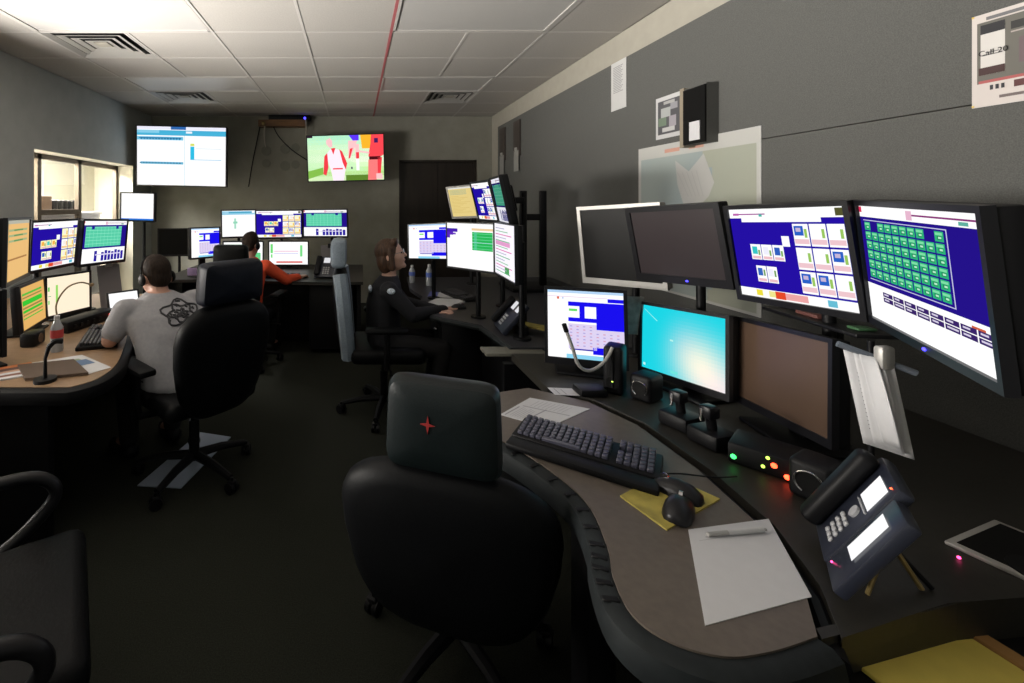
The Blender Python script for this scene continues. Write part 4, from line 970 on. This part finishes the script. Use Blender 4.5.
# LED box, speakers, mics
t = thing('radio_box', 'black control box with red and green indicator lights', 'control box', (1.165, 1.275, DZ), R(-50))
MB().rbox(-.085, .085, -.01, .12, 0, .06, .008).build('case', M_black, t)
for x, z, m_ in ((-.07, .022, M_led_g), (.005, .050, M_led_y), (-.005, .022, M_led_y), (.018, .034, M_led_r), (.045, .014, M_led_r)):
    MB().ell((x, -.013, z), .007 if m_ is not M_led_y else .0045, .004, .007 if m_ is not M_led_y else .0045).build('indicator', m_, t)
for k in range(3): MB().ell((.055, -.013, .058-.012*k), .004, .003, .007).build('indicator', M_led_r if k else mat('pale_red_indicator', (1, .45, .4), .5, emit=3), t)
def speaker(label, c, yaw, hgt=.16, wd=.085, ring=True, led=False):
    t = thing('desk_speaker', label, 'speaker', (c[0], c[1], DZ), R(yaw), 'small black desk speakers')
    MB().rbox(-wd/2, wd/2, 0, .10, 0, hgt, .014, 3).build('cabinet', M_black, t)
    rr = .028
    if ring:
        m = MB(); pts = [(rr*math.cos(2*math.pi*k/28), -.003, .05+rr*math.sin(2*math.pi*k/28)) for k in range(-3, 20)]
        m.tube(pts, .0028, 8).build('ring_trim', M_chrome, t)
    MB().cyl((0, -.002, .05), (0, .004, .05), rr*.85, n=24).build('cone', M_off, t)
    if led: MB().ell((.0, -.004, .055), .004, .003, .003).build('power_light', M_led_y, t)
    return t
speaker('black desk speaker with bright ring beside the desk phone', (1.16, 1.15), -62, .10)
speaker('black desk speaker with green light in front of the blue form screen', (1.03, 1.80), -40, .19, .07, ring=False, led=True)
speaker('black desk speaker with thin ring under the cyan screen', (1.10, 1.74), -60, .10, .08)
def gadget(label, c, yaw):
    t = thing('desk_microphone', label, 'microphone', (c[0], c[1], DZ), R(yaw), 'short desk microphones')
    MB().rbox(-.05, .05, -.05, .05, 0, .05, .012).build('base', M_black, t)
    MB().cyl((0, 0, .05), (0, -.01, .10), .014).build('stem', M_black, t); MB().rbox(-.02, .02, -.035, .01, .085, .125, .008).build('head', M_blk2, t)
    MB().rbox(-.012, -.004, -.038, -.034, .075, .115, .001, 1).build('trim', M_chrome, t)
    return t
gadget('short black desk microphone under the middle of the cyan screen', (1.12, 1.545), -70); gadget('short black desk microphone under the right of the cyan screen', (1.135, 1.43), -75)
t = thing('gooseneck_microphone', 'grey gooseneck microphone curving before the blue form screen', 'microphone', (.93, 1.80, DZ))
MB().rbox(-.04, .07, -.03, .05, 0, .03, .01).build('base', M_black, t)
MB().tube(spline([(.10, .0, .19), (.06, -.01, .135), (.0, -.02, .105), (-.05, -.03, .13), (-.075, -.03, .20), (-.10, -.03, .27)], 8), .0065, 8).build('gooseneck', M_silver, t)
MB().cyl((.10, 0, .03), (.10, 0, .19), .006).build('stem', M_black, t); MB().cyl((-.098, -.03, .262), (-.108, -.03, .292), .009).build('capsule', M_black, t)
tag(bx(-.05, .05, 0, .002, 0, .17).build('plastic_sleeve', M_filmgrey, None, Matrix.LocRotScale(Vector((1.24, 2.02, .92)), Euler((0, 0, R(-20))), None), smooth=False), 'grey plastic sleeve hanging between the blue form and cyan screens', 'plastic sleeve')
# narrow shelf bar over the brown screen with bits on it
t = thing('monitor_shelf', 'narrow black shelf bar above the brown screen', 'shelf', (1.50, 1.46, DZ), R(-98.7))
MB().rbox(-.20, .17, -.03, .08, .375, .388, .004).build('board', M_blk2, t); MB().cyl((0, .06, 0), (0, .06, .376), .012).build('post', M_black, t)
MB().rbox(-.09, .0, 0, .05, .389, .402, .004).build('reddish_box', mat('brick_red', (.16, .06, .05), .6), t); MB().rbox(.10, .14, .0, .05, .389, .398, .004).build('green_tag', mat('dull_green', (.06, .16, .07), .6), t)
# woman's console: bottles, pad, phone
def bottle(label, c, bz, h=.19, lab=M_label_blue, r_=.03):
    t = thing('water_bottle', label, 'bottle', (c[0], c[1], bz), 0, 'plastic water bottles')
    prof = [(0, r_*.92), (.008, r_), (.35*h, r_), (.38*h, r_*.94), (.42*h, r_), (.68*h, r_), (.84*h, r_*.5), (.9*h, r_*.42)]
    m = MB(); m.loft([((0, 0, z), r2, r2) for z, r2 in prof]); m.build('bottle_body', M_plastic_clear, t)
    MB().cyl((0, 0, .9*h), (0, 0, h), r_*.46).build('cap', M_cap, t); MB().cyl((0, 0, .4*h), (0, 0, .62*h), r_*1.03, n=20, cap=False).build('bottle_label', lab, t)
bottle("clear water bottle with blue label on the woman's console", (.70, 4.25), DZ, .20)
bottle("small clear bottle with blue label nearest the woman's chest", (.56, 4.42), DZ, .17)
bottle("clear bottle with red label on the man's tan desk", (-1.59, 2.40), LZ, .19, M_label_red)
sheet("white paper pad at the near corner of the woman's console", [(.52, 3.40), (.66, 3.62), (.90, 3.56), (.66, 3.28)], DZ, None, th=.012)
sheet("blue edged sheet under the woman's hand", [(.60, 3.72), (.66, 3.95), (.95, 3.85), (.90, 3.66)], DZ, [((.0, .0, 1, .25), (.10, .12, .4), 1)])
def small_phone(label, c, yaw, bz, s_=1.0):
    t = thing('desk_phone', label, 'phone', (c[0], c[1], bz), R(yaw), 'desk phones')
    TQ = Matrix.Translation((0, 0, .10*s_)) @ Matrix.Rotation(R(-40), 4, 'X') @ Matrix.Scale(s_, 4)
    b = MB().rbox(-.12, .12, 0, .03, -.11, .11, .01).build('body', M_slate, t, TQ)
    MB().rbox(-.118, -.07, -.035, 0, -.10, .10, .014).build('handset', M_black, t, TQ)
    for x in (-.02, .07): picture('display', .06, .055, [full((.75, .75, .78))], SCREEN, b, Matrix.Translation((x, -.002, .065)))
    for r in range(4):
        for q in range(3): bx(-.045+q*.022, -.03+q*.022, -.004, 0, -.08+r*.02, -.067+r*.02).build('button', M_button, b, smooth=False)
    MB().rbox(-.1, .1, .03, .09, -.02, .03, .006, M=None).build('rear_stand', M_black, t, Matrix.Translation((0, .0, .02*s_)) @ Matrix.Scale(s_, 4))
    return t
small_phone('black desk phone with two pale displays on the rear console', (-.28, 4.72), -12, DZ, 1.15)
t = small_phone("black desk phone on the near end of the woman's console", (.93, 2.72), -95, DZ, 1.0)
sheet("yellow folded sheet sticking out beside the woman's phone", [(1.00, 2.70), (1.03, 2.80), (1.16, 2.66), (1.12, 2.58)], DZ+.03, None, name='folded_sheet', base=M_yellow, th=.01)
# dark twin post stand behind the woman's console
t = thing('cable_stand', 'tall black twin post stand against the right wall', 'stand', (1.62, 4.1, DZ))
for x in (-.09, .09): MB().rbox(x-.03, x+.03, -.02, .02, 0, .89, .006).build('post', M_black, t)
MB().rbox(-.12, .12, -.015, .015, .62, .68, .005).build('crossbar', M_black, t); MB().rbox(-.25, .25, -.2, .2, 0, .03, .006).build('base', M_black, t)
# rear console bits
t = thing('clipboard', 'grey clipboard leaning by the phone on the rear console', 'clipboard', (-.27, 5.0, DZ), R(-8))
TQ = Matrix.Rotation(R(-8), 4, 'X')
MB().rbox(-.12, .12, 0, .006, 0, .31, .002, 1).build('board', mat('grey_board', (.14, .13, .13), .6), t, TQ); MB().rbox(-.04, .04, -.012, 0, .28, .33, .004).build('clip', M_black, t, TQ)
tag(MB().rbox(-1.76, -1.66, 4.72, 4.735, DZ+.02, DZ+.1, .003).build('sticky_pad', mat('lilac_pad', (.3, .22, .4), .7)), 'lilac note pad by the left screen of the rear console', 'note pad')
# man's desk bits
t = thing('clipboard', "grey document holder behind the man's keyboard", 'document holder', (-1.84, 3.42, LZ), R(62))
TQ = Matrix.Rotation(R(-10), 4, 'X')
MB().rbox(-.09, .09, 0, .006, 0, .33, .002, 1).build('board', mat('grey_sheet2', (.20, .19, .20), .6), t, TQ); MB().rbox(-.03, .03, -.012, 0, .31, .36, .004).build('clip', M_silver, t, TQ)
t = thing('tablet_stand', 'black tablet with white screen in front of the man', 'tablet', (-1.62, 3.18, LZ), R(45))
TQ = Matrix.Translation((0, 0, .01)) @ Matrix.Rotation(R(-22), 4, 'X')
MB().rbox(-.11, .11, 0, .014, 0, .17, .006).build('case', M_blk2, t, TQ); picture('screen', .19, .14, [full((1.2, 1.2, 1.25))], SCREEN, t, TQ @ Matrix.Translation((0, -.002, .086))); MB().rbox(-.06, .06, .01, .1, 0, .012, .004).build('foot', M_black, t)
t = thing('radio_box', "low black radio box between the keyboard and lower screens of the man", 'control box', (-1.74, 2.92, LZ), R(78))
MB().rbox(-.20, .20, -.05, .07, 0, .07, .01).build('case', M_black, t); MB().ell((.14, -.052, .04), .006, .004, .006).build('indicator', M_led_r, t)
for k in range(5): MB().cyl((-.15+.05*k, -.052, .035), (-.15+.05*k, -.062, .035), .012).build('knob', M_blk2, t)
t = thing('desk_speaker', "small dark speaker beside the red labelled bottle", 'speaker', (-1.76, 2.52, LZ), R(100), 'small black desk speakers')
MB().rbox(-.06, .06, 0, .08, 0, .075, .012).build('cabinet', M_black, t); MB().cyl((0, -.003, .038), (0, .004, .038), .025, n=20).build('cone', M_boxbrown, t)
sheet("white sheets near the edge of the man's tan desk", [(-1.60, 2.22), (-1.42, 2.34), (-1.17, 2.16), (-1.24, 2.06)], LZ, [((.2, .2, .8, .5), (.25, .32, .2), 1), ((.5, .3, .9, .6), (.12, .2, .35), 2)])
sheet('brown paper bag lying flat on the tan desk', [(-1.62, 2.16), (-1.40, 2.24), (-1.22, 2.06), (-1.46, 1.99)], LZ+.002, None, name='paper_bag', base=mat('brown_paper', (.10, .065, .045), .7), th=.012, cat='bag')
sheet('magazine with orange and dark stripes at the left picture edge', [(-1.74, 2.10), (-1.60, 2.22), (-1.44, 2.08), (-1.60, 1.98)], LZ, [((.0, .0, 1, .2), (.6, .18, .05), 1), ((0, .2, 1, .4), (.12, .06, .05), 1), ((0, .4, 1, .55), (.5, .3, .2), 1), ((0, .7, 1, .85), (.2, .08, .05), 1)], name='magazine', cat='magazine', th=.006)
sheet('cream sheet at the left picture edge of the tan desk', [(-1.95, 2.02), (-1.90, 2.12), (-1.66, 2.02), (-1.66, 1.95)], LZ, None, base=mat('cream_sheet', (.55, .48, .36), .8))
t = thing('desk_microphone', "slim black desk microphone near the edge of the man's desk", 'microphone', (-1.37, 1.99, LZ), 0)
MB().cyl((0, 0, 0), (0, 0, .015), .045).build('base', M_black, t); MB().tube([(0, 0, .01), (0, 0, .10), (.01, .01, .15)], [.009, .007, .010], 10).build('stem', M_black, t)
MB().tube(spline([(.01, .01, .15), (.03, .02, .17), (.05, .04, .165)]), .012, 8).build('head', M_black, t)
t = thing('gooseneck_microphone', "thin tan gooseneck microphone over the man's cream screen", 'microphone', (-1.83, 2.80, LZ), 0)
MB().cyl((0, 0, 0), (0, 0, .02), .04).build('base', M_black, t); MB().tube(spline([(0, 0, .02), (-.03, 0, .15), (.0, .05, .25), (.02, .16, .27), (.03, .26, .24)]), .005, 8).build('gooseneck', mat('tan_metal', (.3, .2, .1), .4), t); MB().ell((.03, .275, .235), .012, .025, .012).build('capsule', mat('tan_metal', (.3, .2, .1), .4), t)
bpy.context.view_layer.update()
